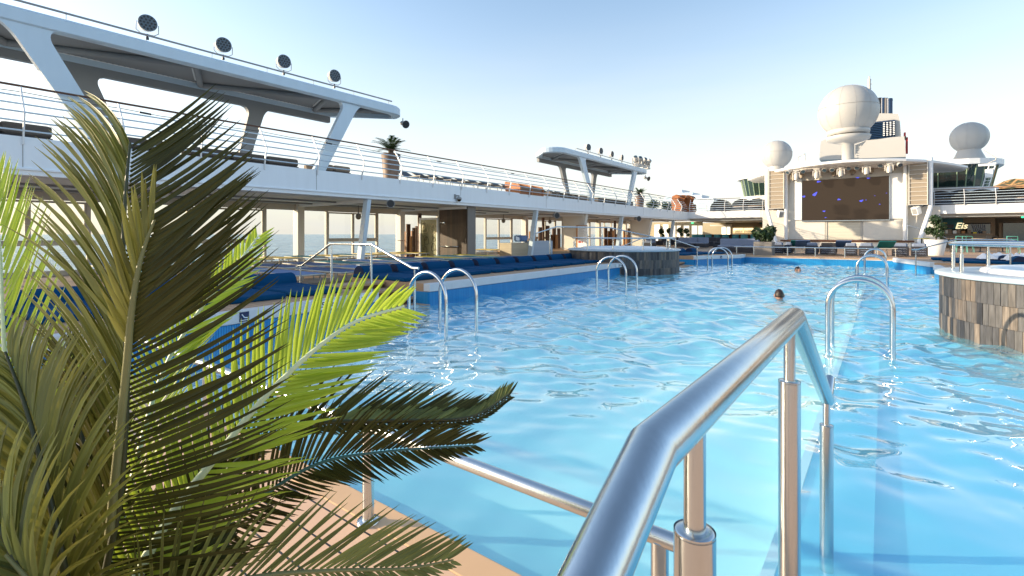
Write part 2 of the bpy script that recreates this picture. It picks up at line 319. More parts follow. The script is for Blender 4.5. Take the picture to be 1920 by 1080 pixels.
    def build(s, name, m, parent=None, bevel=0):
        me = bpy.data.meshes.new(name); off = Vector((0,0,0))
        vs = s.v
        if parent is not None:
            off = wloc(parent); vs = [(x-off.x, y-off.y, z-off.z) for x, y, z in vs]
        me.from_pydata(vs, [], s.f); me.polygons.foreach_set('use_smooth', s.sm)
        at = me.attributes.new('tone', 'FLOAT', 'FACE'); at.data.foreach_set('value', s.t)
        me.materials.append(M[m] if isinstance(m, str) else m); me.update()
        o = bpy.data.objects.new(name, me); C.objects.link(o)
        if parent is not None: o.parent = parent
        if bevel:
            bv = o.modifiers.new('bevel', 'BEVEL'); bv.width = bevel; bv.segments = 2; bv.limit_method = 'ANGLE'
        return o
def wloc(o):
    p = Vector(o.location)
    while o.parent is not None: o = o.parent; p = p+Vector(o.location)
    return p
def tag(o, label=None, cat=None, group=None, kind=None):
    if label: o['label'] = label
    if cat: o['category'] = cat
    if group: o['group'] = group
    if kind: o['kind'] = kind
    return o
def thing(name, loc, label, cat, group=None):
    o = bpy.data.objects.new(name, None); C.objects.link(o); o.location = loc; o.empty_display_size = .1
    return tag(o, label, cat, group)
def struct(o): o['kind'] = 'structure'; return o
def dup(root, loc, label=None, rotz=None, cat=None):
    def cp(o, par):
        c = o.copy(); C.objects.link(c); c.parent = par
        for ch in o.children: cp(ch, c)
        return c
    r = cp(root, None); r.location = loc
    if rotz is not None: r.rotation_euler.z = rotz
    if label: r['label'] = label
    return r
def hide_proto(root):
    for c in list(root.children): hide_proto(c)
    bpy.data.objects.remove(root)
def V(*a): return Vector(a)
def arc(c, r, a0, a1, n): return [(c[0]+r*math.cos(a0+(a1-a0)*i/n), c[1]+r*math.sin(a0+(a1-a0)*i/n)) for i in range(n+1)]
ORD = ['nearest', 'second', 'third', 'fourth', 'fifth', 'sixth', 'seventh', 'eighth', 'ninth', 'tenth', 'eleventh', 'twelfth', 'thirteenth', 'fourteenth', 'fifteenth', 'sixteenth', 'seventeenth', 'eighteenth']
def text_mesh(name, body, size, m, origin, ex, ez, parent=None, extrude=.004, bold=0.0, shear=0.0):
    cu = bpy.data.curves.new(name+'_src', 'FONT'); cu.body = body; cu.size = size; cu.extrude = extrude; cu.offset = bold; cu.shear = shear; cu.align_x = 'CENTER'
    o = bpy.data.objects.new(name+'_src', cu); C.objects.link(o)
    bpy.context.view_layer.update(); dg = bpy.context.evaluated_depsgraph_get(); me = bpy.data.meshes.new_from_object(o.evaluated_get(dg))
    bpy.data.objects.remove(o); bpy.data.curves.remove(cu)
    ex = Vector(ex).normalized(); ez = Vector(ez).normalized(); ey = ex.cross(ez)
    off = wloc(parent) if parent is not None else Vector((0,0,0)); og = Vector(origin)-off
    mtx = Matrix(((ex.x, ez.x, ey.x, og.x), (ex.y, ez.y, ey.y, og.y), (ex.z, ez.z, ey.z, og.z), (0,0,0,1))); me.transform(mtx)
    me.materials.clear(); me.materials.append(M[m]); ob = bpy.data.objects.new(name, me); C.objects.link(ob)
    if parent is not None: ob.parent = parent
    return ob

# ------------------------------------------------------------------ levels (metres from the lens)
ZW = -1.25            # pool water
ZD = -1.20            # main deck
ZP = -.88             # raised sun platforms
ZF = -.97             # deck past the far end of the pool
ZC, ZU = 1.23, 2.02   # soffit and top of the upper deck
XE = -14.2            # edge of the upper deck
XWIN = -19.0          # window wall
AX = -2.42            # ship's centre line
exec_parts = []

# ================================================================== SETTING
# sea and horizon
def make_sea():
    n = 96; vs = [(0,0,0)]; fs = []; rs = [30, 120, 500, 2500, 12000, 60000]
    for r in rs: vs += [(r*math.cos(2*PI*j/n), r*math.sin(2*PI*j/n), 0) for j in range(n)]
    fs += [(0, 1+j, 1+(j+1) % n) for j in range(n)]
    for k in range(len(rs)-1): fs += [(1+k*n+j, 1+(k+1)*n+j, 1+(k+1)*n+(j+1) % n, 1+k*n+(j+1) % n) for j in range(n)]
    b = MB(); b.add([(x-15, y+20, -24) for x, y, z in vs], fs)
    m = bpy.data.materials.new('sea_water'); m.use_nodes = True; t = m.node_tree; N = t.nodes; L = t.links; p = N['Principled BSDF']
    p.inputs['Base Color'].default_value = (.10, .27, .38, 1); p.inputs['Roughness'].default_value = .18; p.inputs['IOR'].default_value = 1.33
    geo = N.new('ShaderNodeNewGeometry'); 
    hs = []
    for scl, st in ((.16, (1, .35, 1)), (.05, (.5, 1, 1))):
        mp = N.new('ShaderNodeMapping'); mp.inputs['Scale'].default_value = st; no = N.new('ShaderNodeTexNoise'); no.inputs['Scale'].default_value = scl; no.inputs['Detail'].default_value = 6
        L.new(geo.outputs['Position'], mp.inputs[0]); L.new(mp.outputs[0], no.inputs[0]); hs.append(no)
    bp = N.new('ShaderNodeBump'); bp.inputs['Strength'].default_value = .9; bp.inputs['Distance'].default_value = 4.0; L.new(hs[0].outputs[0], bp.inputs['Height']); L.new(bp.outputs[0], p.inputs['Normal'])
    mx = N.new('ShaderNodeMix'); mx.data_type = 'RGBA'; mx.inputs[6].default_value = (.05, .17, .27, 1); mx.inputs[7].default_value = (.34, .50, .58, 1); mr_ = N.new('ShaderNodeMapRange'); mr_.inputs['From Min'].default_value = .38; mr_.inputs['From Max'].default_value = .64; L.new(hs[1].outputs[0], mr_.inputs[0]); L.new(mr_.outputs[0], mx.inputs[0]); L.new(mx.outputs[2], p.inputs['Base Color'])
    return struct(b.build('sea', m))
make_sea()

# dry hill past the starboard bow
def make_hill():
    nx, ny = 60, 24; vs = []; fs = []
    for j in range(ny+1):
        for i in range(nx+1):
            x = 100+i*9.0; y = 900+j*26.0; u = i/nx; v = j/ny
            h = 24+ 76*(1-math.exp(-u*40))*math.sin(PI*min(1, v*1.1+.05)) + 60*u + 5*math.sin(x*.05)+4*math.sin(x*.13+y*.02)+rng.normal()*1.3
            if i == 0 or j == 0: h = 0
            vs.append((x, y, -24+h))
    for j in range(ny):
        for i in range(nx): a = j*(nx+1)+i; fs.append((a, a+1, a+nx+2, a+nx+1))
    b = MB(); b.add(vs, fs, smooth=True)
    m = tone_mat('dry_scrub_hill', [(.30, .18, .07), (.30, .18, .07)], .9, gscale=.06)
    cr = m.node_tree.nodes['Color Ramp']; no = [n for n in m.node_tree.nodes if n.type == 'TEX_NOISE'][0]
    m.node_tree.links.new(no.outputs[0], cr.inputs[0]); cr.color_ramp.elements[0].color = (.07, .08, .025, 1); cr.color_ramp.elements[0].position = .44; cr.color_ramp.elements[1].color = (.50, .26, .10, 1); cr.color_ramp.elements[1].position = .54
    return struct(b.build('hill', m))
make_hill()

# pool basin
PY0, PY1 = 1.40, 23.2
b = MB()
b.add([(-4.4, PY0-.2, -1.62), (-.33, PY0-.2, -1.62), (-.33, PY1+.1, -1.62), (-4.4, PY1+.1, -1.62)], [(0,1,2,3)])
struct(b.build('pool_floor', 'floorpale'))
b = MB(); b.add([(-9, PY0-.2, -1.62), (-4.7, PY0-.2, -1.62), (-4.7, PY1+.1, -1.62), (-9, PY1+.1, -1.62)], [(0,1,2,3)])
b.add([(-.031, PY0-.2, -1.345), (5, PY0-.2, -1.40), (5, PY1+.1, -1.40), (-.031, PY1+.1, -1.345)], [(0,1,2,3)])
struct(b.build('pool_lane_floor', 'floorblue'))
for x0, x1, xs, lab in ((-4.70, -4.40, -4.40, 'left'), (-.33, -.03, -.36, 'right')):
    r = thing('submerged_wall', ((x0+x1)/2, 12, -1.9), 'grey topped submerged wall with a white edge line in the %s part of the pool' % lab, 'pool wall', 'submerged walls along the pool')
    b = MB(); b.box((x0, PY0, -1.9), (x1, PY1, -1.312)); b.build('wall_core', 'ledge', r)
    b = MB(); b.box((xs+.001, PY0, -1.9), (xs+.05, PY1, -1.306)) if xs > x0 else b.box((xs-.015, PY0, -1.9), (x0-.001, PY1, -1.300)); b.build('edge_tiles', 'whiteline', r)

# water: a really rippled sheet
def make_water():
    dx = .031; x0, x1 = -8.6, 4.4; nx = int((x1-x0)/dx); ny = int((PY1-PY0)/dx)
    X, Y = np.meshgrid(np.linspace(x0, x1, nx+1), np.linspace(PY0, PY1, ny+1))
    H = np.zeros_like(X)
    for k in range(64):
        lam = .15*(1.5/.15)**(rng.random()**1.25); th = rng.normal(PI/2+.35, .95); ph = rng.random()*2*PI
        kx, ky = 2*PI/lam*math.cos(th), 2*PI/lam*math.sin(th)
        wx = .35*np.sin(.55*X+.31*Y+ph); wy = .35*np.sin(.43*Y-.5*X+2*ph)
        H += .0118*lam**.95*np.sin(kx*(X+wx)+ky*(Y+wy)+ph)*.5*(1+.5*np.sin(.4*X+ph*3)*np.sin(.33*Y+ph*5))
    cx, cy = -2.0, 5.2; d = np.hypot(X-cx, Y-cy)
    H += .0022*np.sin(2*PI*d/.30)*np.exp(-((d-1.3)/1.4)**2)
    # rings round the two swimmers and the ladder feet
    for sx, sy, a in ((-1.58, 9.3, .005), (-1.95, 15.0, .005), (1.9, 7.2, .003), (-4.2, 4.6, .003)):
        d = np.hypot(X-sx, Y-sy); H += a*np.sin(2*PI*d/.42)*np.exp(-(d/1.5)**2)
    calm = np.clip((Y-1.2)/5.0, .30, 1.0) * np.clip(1.0-.35*np.exp(-((X-1.2)/1.2)**2)*np.clip((7-Y)/3, 0, 1), .3, 1)
    H *= calm*1.0
    vs = np.stack([X.ravel(), Y.ravel(), ZW+H.ravel()], 1)
    me = bpy.data.meshes.new('pool_water'); nv = vs.shape[0]; me.vertices.add(nv); me.vertices.foreach_set('co', vs.ravel())
    a = (np.arange(ny)[:, None]*(nx+1)+np.arange(nx)[None, :]).ravel(); q = np.stack([a, a+1, a+nx+2, a+nx+1], 1)
    nf = q.shape[0]; me.loops.add(nf*4); me.loops.foreach_set('vertex_index', q.ravel()); me.polygons.add(nf)
    me.polygons.foreach_set('loop_start', np.arange(nf)*4); me.polygons.foreach_set('loop_total', np.full(nf, 4)); me.polygons.foreach_set('use_smooth', np.ones(nf, bool)); me.update(calc_edges=True)
    me.materials.append(clear_mat('pool_water', (.90, .98, .995), 1.33, .015, boost=2.1, bump=.16, bscale=9, bdist=.004, milk=.34))
    o = bpy.data.objects.new('pool_water', me); C.objects.link(o); return struct(o)
make_water()

# decks
def plate(name, m, x0, x1, y0, y1, z, th=.05, parent=None):
    b = MB(); b.box((x0, y0, z-th), (x1, y1, z)); return b.build(name, m, parent)
b = MB(); b.box((-8.6, -3, -2.2), (6, PY0-.14, ZD)); struct(b.build('near_deck', 'neardeck'))
b = MB(); b.rbox((-8.6, PY0-.14, -2.2), (6, PY0, ZD+.002), .008); struct(b.build('near_deck_edge', 'nearedge'))
struct(plate('main_deck', 'teak', -19.2, -8.55, -6, 23.2, ZD, .2))
struct(plate('starboard_deck', 'teak', 3.6, 14.6, -3, 23.2, ZD+.004, .2))
struct(plate('far_deck', 'teakx', -19.2, 14.6, 23.2+.35, 62, ZF, .6))
b = MB(); b.box((-9, PY1, -2.2), (4.6, PY1+.02, ZF-.035)); struct(b.build('pool_end_wall', 'poolbluex'))
b = MB(); b.box((-9, PY1-.03, ZF-.034), (4.6, PY1+.04, ZF-.012)); struct(b.build('pool_end_gutter', 'coping'))
b = MB(); b.rbox((-9, PY1-.02, ZF-.011), (4.6, PY1+.35, ZF+.05), .01); struct(b.build('pool_end_edge', 'tanface'))

# raised sun platforms
def platform(name, poly, face_segs, label, z=ZP):
    """poly in plan; pool-side segments get coping and ribbed blue tiles"""
    cx = sum(p[0] for p in poly)/len(poly); cy = sum(p[1] for p in poly)/len(poly)
    r = thing(name, (cx, cy, ZD), label, 'sun platform', 'raised platforms round the pool')
    b = MB(); b.prism(poly, -2.2, z-.131); b.build('body', 'tanface', r)
    b = MB(); b.prism(poly, z-.13, z); b.build('boards', 'teakx', r)
    for i, (p, q) in enumerate(face_segs):
        p, q = Vector((*p, 0)), Vector((*q, 0)); e = (q-p).normalized(); nrm = Vector((e.y, -e.x, 0))
        L = (q-p).length
        b = MB(); b.obox((p+q)/2+nrm*.012+Vector((0,0,(z-.14-2.2)/2)), (L, .024, 2.2+z-.14), e); b.build('ribbed_tiles', 'poolblue' if abs(e.y) > .6 else 'poolbluex', r)
        if abs(e.y) > .6: b = MB(); b.obox((p+q)/2+nrm*-.03+Vector((0,0,z-.065+.002)), (L+.04, .16, .138), e); b.build('coping', 'coping', r, bevel=.008)
    return r
L1 = platform('sun_platform', [(-8.4, .3), (-5.62, .3), (-6.08, 4.65), (-8.4, 4.65)], [((-5.62, .3), (-6.08, 4.65))], 'nearest left sun platform, its pale edge lettered with the water depth')
L2 = platform('sun_platform', [(-8.62, 6.0), (-6.37, 6.0), (-6.42, 14.9), (-8.62, 14.9)], [((-6.37, 6.0), (-6.42, 14.9)), ((-7.9, 6.0), (-6.37, 6.0))], 'long left sun platform carrying the row of navy mattresses')
L3 = platform('sun_platform', [(-9.0, 20.0), (-5.98, 20.0), (-4.82, 22.4), (-4.9, 23.5), (-9.0, 23.5)], [((-6.9, 20.0), (-5.98, 20.0)), ((-5.98, 20.0), (-4.82, 22.4)), ((-4.82, 22.4), (-4.82, 23.2))], 'far left sun platform with a slanting blue side, beyond the left hot tub')
R3 = platform('sun_platform', [(4.4, 23.5), (.35, 23.5), (.35, 22.6), (1.2, 19.85), (4.4, 19.85)], [((.35, 23.2), (.35, 22.6)), ((.35, 22.6), (1.2, 19.85)), ((1.2, 19.85), (2.0, 19.85))], 'far right sun platform with a slanting blue side at the stage end of the pool')
R2 = platform('sun_platform', [(4.4, 18.4), (1.2, 18.4), (1.25, 9.6), (4.4, 9.6)], [((1.2, 18.4), (1.25, 9.6)), ((2.0, 18.4), (1.2, 18.4))], 'right sun platform just behind the right hot tub')
# edge pictograms and lettering
e1 = (Vector((-6.08, 4.65, 0))-Vector((-5.62, .3, 0))).normalized()
def on_edge(y): return Vector((-5.62, .3, 0))+e1*((y-.3)/e1.y)
nL = Vector((e1.y, -e1.x, 0))
def depth_plate(parent, y, body, wd, size=.075):
    p = on_edge(y)+nL*.053; b = MB(); b.obox(p+Vector((0,0,ZP-.062)), (wd, .004, .115), e1); pl = b.build('depth_plate', 'whiteline', parent)
    text_mesh('lettering', body, size, 'ink', p+nL*.004+Vector((0,0,ZP-.092)), e1, (0,0,1), parent, .0015, .0015)
depth_plate(L1, 3.72, '1,50 m', .36, .10); depth_plate(L1, 4.28, "4' 11\"", .36, .10)
def nodive(parent, p, e, n):
    b = MB(); b.obox(p+n*.003, (.11, .004, .11), e); s_ = b.build('pictogram', 'label', parent)
    b = MB(); b.tube([p+n*.006+e*-.03+V(0,0,.03), p+n*.006+V(0,0,-.01), p+n*.006+e*.035+V(0,0,-.015)], .006, 6); b.tube([p+n*.006+e*-.045+V(0,0,-.038), p+n*.006+e*.045+V(0,0,-.038)], .004, 6); b.build('figure_mark', 'whiteline', s_)
nodive(L1, on_edge(2.62)+nL*.052+V(0,0,ZP-.062), e1, nL)
nodive(L2, V(-6.35, 9.05, ZP-.062), V(0,1,0), V(1,0,0))
b = MB(); b.box((-6.338, 13.55, ZP-.115), (-6.333, 14.0, ZP-.02)); b.build('depth_plate', 'whiteline', L2)
text_mesh('lettering', '1,50 m', .10, 'ink', (-6.331, 13.78, ZP-.095), (0,1,0), (0,0,1), L2, .001)
eL3 = (V(-4.82, 22.4, 0)-V(-5.98, 20.0, 0)).normalized(); nodive(L3, V(-5.35, 21.3, ZP-.062)+V(eL3.y, -eL3.x, 0)*.055, eL3, V(eL3.y, -eL3.x, 0))

# timber steps in the gaps between platforms
def steps(y0, y1, sx, x_in, x_out, label):
    r = thing('pool_steps', ((x_in+x_out)/2, (y0+y1)/2, ZD), label, 'steps', 'timber steps into the pool')
    n = 4
    for i in range(n):
        xa = x_in+(x_out-x_in)*i/n; z = ZP-.02-i*.11
        b = MB(); xb = x_in+(x_out-x_in)*(i+1)/n; b.rbox((min(xa, xb), y0, z-.05), (max(xa, xb)-.001, y1, z), .008); b.build('tread', 'tanface', r)
        b = MB(); b.box((min(xa, xb)+.004, y0+.01, -1.6), (max(xa, xb)-.015, y1-.01, z-.051)); b.build('riser', 'stickdk', r)
    return r
steps(4.66, 5.98, 1, -7.95, -6.30, 'nearest timber steps between the two left platforms')
steps(18.3, 19.98, 1, -7.6, -5.95, 'timber steps beyond the left hot tub')
steps(18.42, 19.83, -1, 2.8, 1.15, 'timber steps on the right of the pool below the slanting handrail')

# hot tubs
def hot_tub(cx, cy, r0, side, label, lab2):
    r = thing('hot_tub', (cx, cy, ZW), label, 'hot tub', 'round hot tubs')
    b = MB(); b.lathe([(r0-.02, -1.0), (r0-.02, .70)], (cx, cy, ZW), 96); b.build('drum', 'dark', r)
    # three rings of upright boards, each its own tone
    b = MB(); n = int(2*PI*r0/.074); 
    for k in range(3):
        z0 = ZW-.05+k*.25; z1 = z0+.247; z0 = ZW-.5 if k == 0 else z0
        for i in range(n):
            a = 2*PI*(i+(.0, .45, .2)[k])/n; wd = 2*PI*r0/n-.004; c = V(cx+r0*math.cos(a), cy+r0*math.sin(a), (z0+z1)/2)
            b.obox(c+V(math.cos(a), math.sin(a), 0)*rng.uniform(-.002, .002), (wd, .03, z1-z0), (-math.sin(a), math.cos(a), 0), tone=float(np.clip(rng.beta(1.3, 1.6), 0, 1)))
    b.build('board_cladding', 'tubwood', r)
    b = MB(); b.lathe([(r0-.42, .70), (r0-.42, .765), (r0+.03, .765), (r0+.065, .745), (r0+.065, .715), (r0-.0, .70)], (cx, cy, ZW), 96); b.build('rim', 'tubrim', r)
    b = MB(); b.lathe([(.02, .25), (r0-1.0, .25), (r0-.75, .55), (r0-.58, .74), (r0-.54, .80), (r0-.46, .825), (r0-.40, .80), (r0-.385, .766)], (cx, cy, ZW), 96); b.build('shell', 'acrylic', r)
    b = MB(); b.lathe([(.01, .70), (r0-.62, .70)], (cx, cy, ZW), 64); b.build('tub_water', clear_mat('tub_water', (.75, .93, .98), 1.33, .02, bump=.3, bscale=6), r)
    # ring handrail
    q = thing('ring_handrail', (cx, cy, ZW+.765), lab2, 'handrail', 'steel handrails of the hot tubs')
    rr = r0-.10; zr = -.125; a0, a1 = (PI*.55, PI*1.98) if side > 0 else (-PI*.95, PI*.45)
    pts = [(cx+rr*math.cos(a0+(a1-a0)*i/60), cy+rr*math.sin(a0+(a1-a0)*i/60), zr) for i in range(61)]
    b = MB(); b.tube(pts, .024, 12); b.build('top_rail', 'steelb', q)
    npost = 9
    for i in range(npost):
        a = a0+(a1-a0)*(i+.08)/(npost-.84); c = V(cx+rr*math.cos(a), cy+rr*math.sin(a), 0)
        b = MB(); b.tube([c+V(0,0,zr), c+V(0,0,ZW+.95)], .012, 10); b.tube([c+V(0,0,ZW+1.0), c+V(0,0,ZW+.766)], .021, 12); b.build('post', 'steel', q)
    return r
hot_tub(-7.05, 15.6, 1.80, -1, 'left hot tub clad in upright grey and brown boards', 'steel ring handrail on the rim of the left hot tub')
hot_tub(2.33, 8.8, 1.70, 1, 'right hot tub clad in upright grey and brown boards, nearest to the viewer', 'steel ring handrail on the rim of the right hot tub')

# ladders: twin hoops over the submerged walls
def ladder(xa, xb, y, label, gap=.55):
    r = thing('pool_ladder', ((xa+xb)/2, y, -1.3), label, 'pool ladder', 'hooped steel ladders in the pool')
    for dy in (0, gap):
        rad = (xb-xa)/2; cx = (xa+xb)/2; zt = -.47-rad
        pts = [V(xa, y+dy, -1.85), V(xa, y+dy, zt-.12)]+[V(cx-rad*math.cos(PI*i/16), y+dy, zt+rad*math.sin(PI*i/16)) for i in range(17)]+[V(xb, y+dy, zt-.12), V(xb, y+dy, -1.85)]
        b = MB(); b.tube(pts, .0225, 14); b.build('hoop', 'steelb', r)
        for x in (xa, xb):
            b = MB(); b.lathe([(.04, 0), (.04, .012), (.024, .02)], (x, y+dy, -1.29), 16); b.build('foot_collar', 'steelb', r)
    for x in (xa, xb):
        for z in (-1.42, -1.66):
            b = MB(); b.rbox((x-.035, y, z-.02), (x+.035, y+gap, z+.01), .008); b.build('rung', 'steel', r)
    return r
for i, y in enumerate((4.2, 9.35, 17.6)): ladder(-4.82, -4.16, y, ORD[i]+' pool ladder on the left side of the pool')
for i, y in enumerate((6.10, 13.3, 19.1)): ladder(-.46, .08, y, ORD[i]+' pool ladder on the right side of the pool')

# stair handrails
def stair_rail(pts, posts, label, r1=.021, name='stair_handrail', base=None, mt='steel'):
    q = thing(name, (posts[0][0], posts[0][1], posts[0][3]), label, 'handrail', 'steel handrails at the steps')
    b = MB(); b.tube(pts, r1, 16); b.build('top_rail', mt, q)
    for (x, y, zt, zb) in posts:
        zs = zt-.16; b = MB(); b.tube([(x, y, zt), (x, y, zs-.03)], r1*.55, 12); p = b.build('post', mt, q)
        b = MB(); b.tube([(x, y, zs), (x, y, zb)], r1*.92, 14); b.lathe([(.012, .006), (r1*.7, .006), (r1*.93, 0)], (x, y, zs), 14); b.build('sleeve', mt, p)
    return q
stair_rail([(-8.75,4.9,-.60),(-8.55,4.9,-.57),(-7.65,4.9,-.165),(-6.5,4.9,-.165),(-5.55,4.9,-.50),(-5.42,4.9,-.50)], [(-8.62,4.9,-.60,ZD),(-7.62,4.9,-.18,ZD),(-6.52,4.9,-.18,ZW-.2),(-5.5,4.9,-.51,ZW-.5)], 'bent steel stair handrail in front of the nearest left steps')
stair_rail([(-8.6,18.7,-.55),(-7.65,18.7,-.165),(-6.5,18.7,-.165),(-5.55,18.7,-.48),(-5.42,18.7,-.48)], [(-7.62,18.7,-.18,ZD),(-6.52,18.7,-.18,ZW-.2),(-5.5,18.7,-.51,ZW-.5)], 'bent steel stair handrail just beyond the left hot tub')
stair_rail([(.72,19.7,-.48),(.85,19.7,-.48),(1.75,19.7,-.165),(2.9,19.7,-.165),(3.8,19.7,-.5)], [(.82,19.7,-.5,ZW-.5),(1.72,19.7,-.18,ZD),(2.9,19.7,-.18,ZD)], 'bent steel stair handrail on the right of the pool behind the right hot tub')
stair_rail([(-9.0,13.2,.02),(-8.85,14.2,.25),(-8.3,17.2,.25),(-6.9,18.1,-.12)], [(-8.9,13.9,.22,ZD),(-8.4,16.7,.25,ZD),(-7.6,17.6,.08,ZD)], 'raised steel handrail of the steps behind the left hot tub')
stair_rail([(3.2,8.2,-.13),(3.7,9.6,.10),(4.4,10.2,.10),(5.2,10.4,-.2)], [(3.75,9.65,.1,ZD),(4.4,10.2,.1,ZD)], 'steel handrail of the steps behind the right hot tub')

# foreground handrail over the near steps, and the low rail at the pool's near edge
q = thing('foreground_handrail', (-.175, .58, ZD), 'large brushed steel handrail in the foreground rising and dropping into the pool', 'handrail')
HX = -.175
pts = [V(HX, -.35, -.66), V(HX, .29, -.283), V(HX, .452, -.205), V(HX, 1.40, -.208), V(HX, 2.30, -.655), V(HX, 2.36, -.655), V(HX, 2.50, -.585)]
def chain(pts, r, nm, mt, par):
    b = MB(); b.tube(pts, r, 40); return b.build(nm, mt, par)
chain(pts[:6][0:2]+pts[2:5], .0245, 'top_rail', 'steel', q)
chain([V(HX, 2.285, -.655), V(HX, 2.42, -.60)], .019, 'rail_end', 'steel', q)
for (y, zt, zs, zb) in ((.585, -.215, -.345, ZD), (1.315, -.215, -.345, -1.9), (2.27, -.655, -.745, -1.9)):
    b = MB(); b.tube([(HX, y, zt), (HX, y, zs-.05)], .0125, 28); p = b.build('post', 'steel', q)
    b = MB(); b.tube([(HX, y, zs), (HX, y, zb)], .0235, 32, caps=False); b.lathe([(.0126, .0005), (.020, .0005), (.0235, -.002), (.0235, -.004)], (HX, y, zs), 32); b.build('sleeve', 'steel', p)
q = thing('low_handrail', (-1.71, 1.27, ZD), 'low steel handrail along the near edge of the pool behind the palm', 'handrail')
b = MB(); b.tube([(-5.4, 1.27, -.80), (-.42, 1.27, -.80)], .0225, 28); b.tube([(-.42, 1.27, -.80), (-.36, 1.27, -.80)], .0225, 28); b.build('top_rail', 'steel', q)
for x in (-4.9, -3.3, -1.71, -.47):
    b = MB(); b.tube([(x, 1.27, -.81), (x, 1.27, ZD)], .0235, 28); p = b.build('post', 'steel', q)
    b = MB(); b.lathe([(.0236, .012), (.044, .012), (.047, .006), (.047, .0)], (x, 1.27, ZD), 28); b.build('base_flange', 'steelb', p)
q = thing('low_handrail', (-2.4, 23.6, ZF), 'low steel handrail across the far end of the pool in front of the dark sofas', 'handrail')
b = MB(); b.tube([(-5.3, 23.5, -.56), (-.1, 23.5, -.56)], .024, 10); b.build('top_rail', 'steel', q)
for px in (-5.2, -4.5, -3.2, -2.2, -1.2, -.2):
    b = MB(); b.tube([(px, 23.5, -.56), (px, 23.5, ZF+.05)], .022, 10); b.build('post', 'steel', q)

# ================================================================== UPPER DECK ON THE LEFT
YE = 46.0
def upper_deck():
    r = thing('upper_deck', (XE-2, 20, ZC), 'long white upper deck with a smooth pale side, roofing the window gallery on the left', 'deck')
    prof = [(-19.3, ZC), (XE-.02, ZC), (XE-.02, ZC+.10), (XE+.03, ZC+.105), (XE+.03, ZC+.14), (XE, ZC+.15), (XE, ZU), (XE-.14, ZU), (XE-.14, ZU-.12), (-19.3, ZU-.12)]
    b = MB(); n = len(prof); ys = [-8, YE]
    vs = [(x, y, z) for y in ys for x, z in prof]; fs = [tuple(range(n)), tuple(range(2*n-1, n-1, -1))]+[(i, n+i, n+(i+1) % n, (i+1) % n) for i in range(n)]
    b.add(vs, fs); b.build('edge_beam', 'deckside_bounce', r)
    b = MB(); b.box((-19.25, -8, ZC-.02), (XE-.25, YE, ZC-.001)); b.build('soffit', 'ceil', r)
    for y in np.arange(5.4, 45, 5.25):
        b = MB(); b.box((-19.0, y-.07, ZC-.13), (XE-.3, y+.07, ZC-.021)); b.build('cross_beam', 'white', r)
    for x in (-16.2, -17.8):
        b = MB(); b.box((x-.05, -8, ZC-.075), (x+.05, YE, ZC-.022)); b.build('ceiling_rail', 'soffit', r)
    b = MB(); b.box((-19.25, -8, ZU-.1), (XE-.3, YE, ZU-.04)); b.build('deck_boards', 'soffit', r)
    for y in np.arange(2, 46, 6.6):
        b = MB(); b.box((XE+.0006, y-.006, ZC+.16), (XE+.004, y+.006, ZU-.01)); b.build('plate_seam', 'soffit', r)
    return r
upper_deck()
cd = thing('upper_deck', (-2, 50, ZC), 'cross deck running behind the big screen over the bar and the ice cream counter', 'deck')
for x0_, x1_ in ((-14.2, -8.0), (3.2, 14.6)):
    b = MB(); b.box((x0_, YE, ZC), (x1_, 62, ZU)); b.build('slab', 'cream', cd); b = MB(); b.box((x0_, YE-.2, ZC-.03), (x1_-.1, 61, ZC-.002)); b.build('soffit', 'ceil', cd)
b = MB(); b.prism([(-14.2, YE-.6), (-8.2, YE-.6), (-7.3, YE-.2), (-7.3, YE+.2), (-14.2, YE+.2)], ZC+.18, ZU+.01); b.build('edge_beam', 'white', cd); b = MB(); b.prism([(2.4, YE-.2), (3.3, YE-.6), (14.6, YE-.6), (14.6, YE+.2), (2.4, YE+.2)], ZC+.18, ZU+.01); b.build('edge_beam', 'white', cd)

# railing along the edge
def railing(name, p, q, spacing, label, zb=ZU, out=None, woodtop=True, h=1.08, drop=.16):
    p, q = Vector(p), Vector(q); L = (q-p).length; e = (q-p)/L; out = Vector(out)
    r = thing(name, (p.x, p.y, zb), label, 'railing', 'railings of the upper decks')
    def at(s, z):   # kinked section: bulges to the pool at mid height, leans back at the top
        k = (z/h); o = .14*min(1, k/.42) if k < .42 else .14-.42*(k-.42)/.58
        return p+e*s+out*o+Vector((0,0,zb+z))
    n = int(L/spacing)
    for i in range(n+1):
        s = i*spacing
        b = MB()
        pth = [at(s, -drop)+out*.012-out*0, at(s, .02), at(s, .45), at(s, h)]
        pth[0] = p+e*s+out*.02+Vector((0,0,zb-drop)); pth[1] = p+e*s+out*.03+Vector((0,0,zb+.02))
        for a, c in zip(pth[:-1], pth[1:]):
            d = (c-a); b.obox((a+c)/2, (.028, .05, d.length+.01), e, None, d)
        b.build('post', 'white', r)
    for k in range(5):
        z = .12+k*.185; b = MB(); b.tube([at(0, z), at(L, z)], .018, 6); b.build('bar', 'shipwhite_shade', r)
    b = MB(); a, c = at(0, h), at(L, h); b.obox((a+c)/2+Vector((0,0,.02)), (L+.05, .075, .04), e); b.build('top_rail', 'handwood' if woodtop else 'white', r, bevel=.012)
    return r, at, L
r, at, L = railing('deck_railing', (XE, .35, 0), (XE, 44.9, 0), 1.655, 'long white railing with a varnished top rail along the left upper deck', out=(1,0,0))
b = MB(); pts = []
for i in range(0, 2*int(L/1.655)+1):
    s = i*.8275; pts.append(at(s, .955-(.035 if i % 2 else 0))+Vector((.02,0,0)))
b.tube(pts, .008, 5)
for i in range(2, int(L/1.655), 3):
    c = at(i*1.655+.5, .93)+Vector((.02,0,0)); b.tube([c+V(0,-.12,.004), c+V(0,.12,-.004)], .024, 8); 
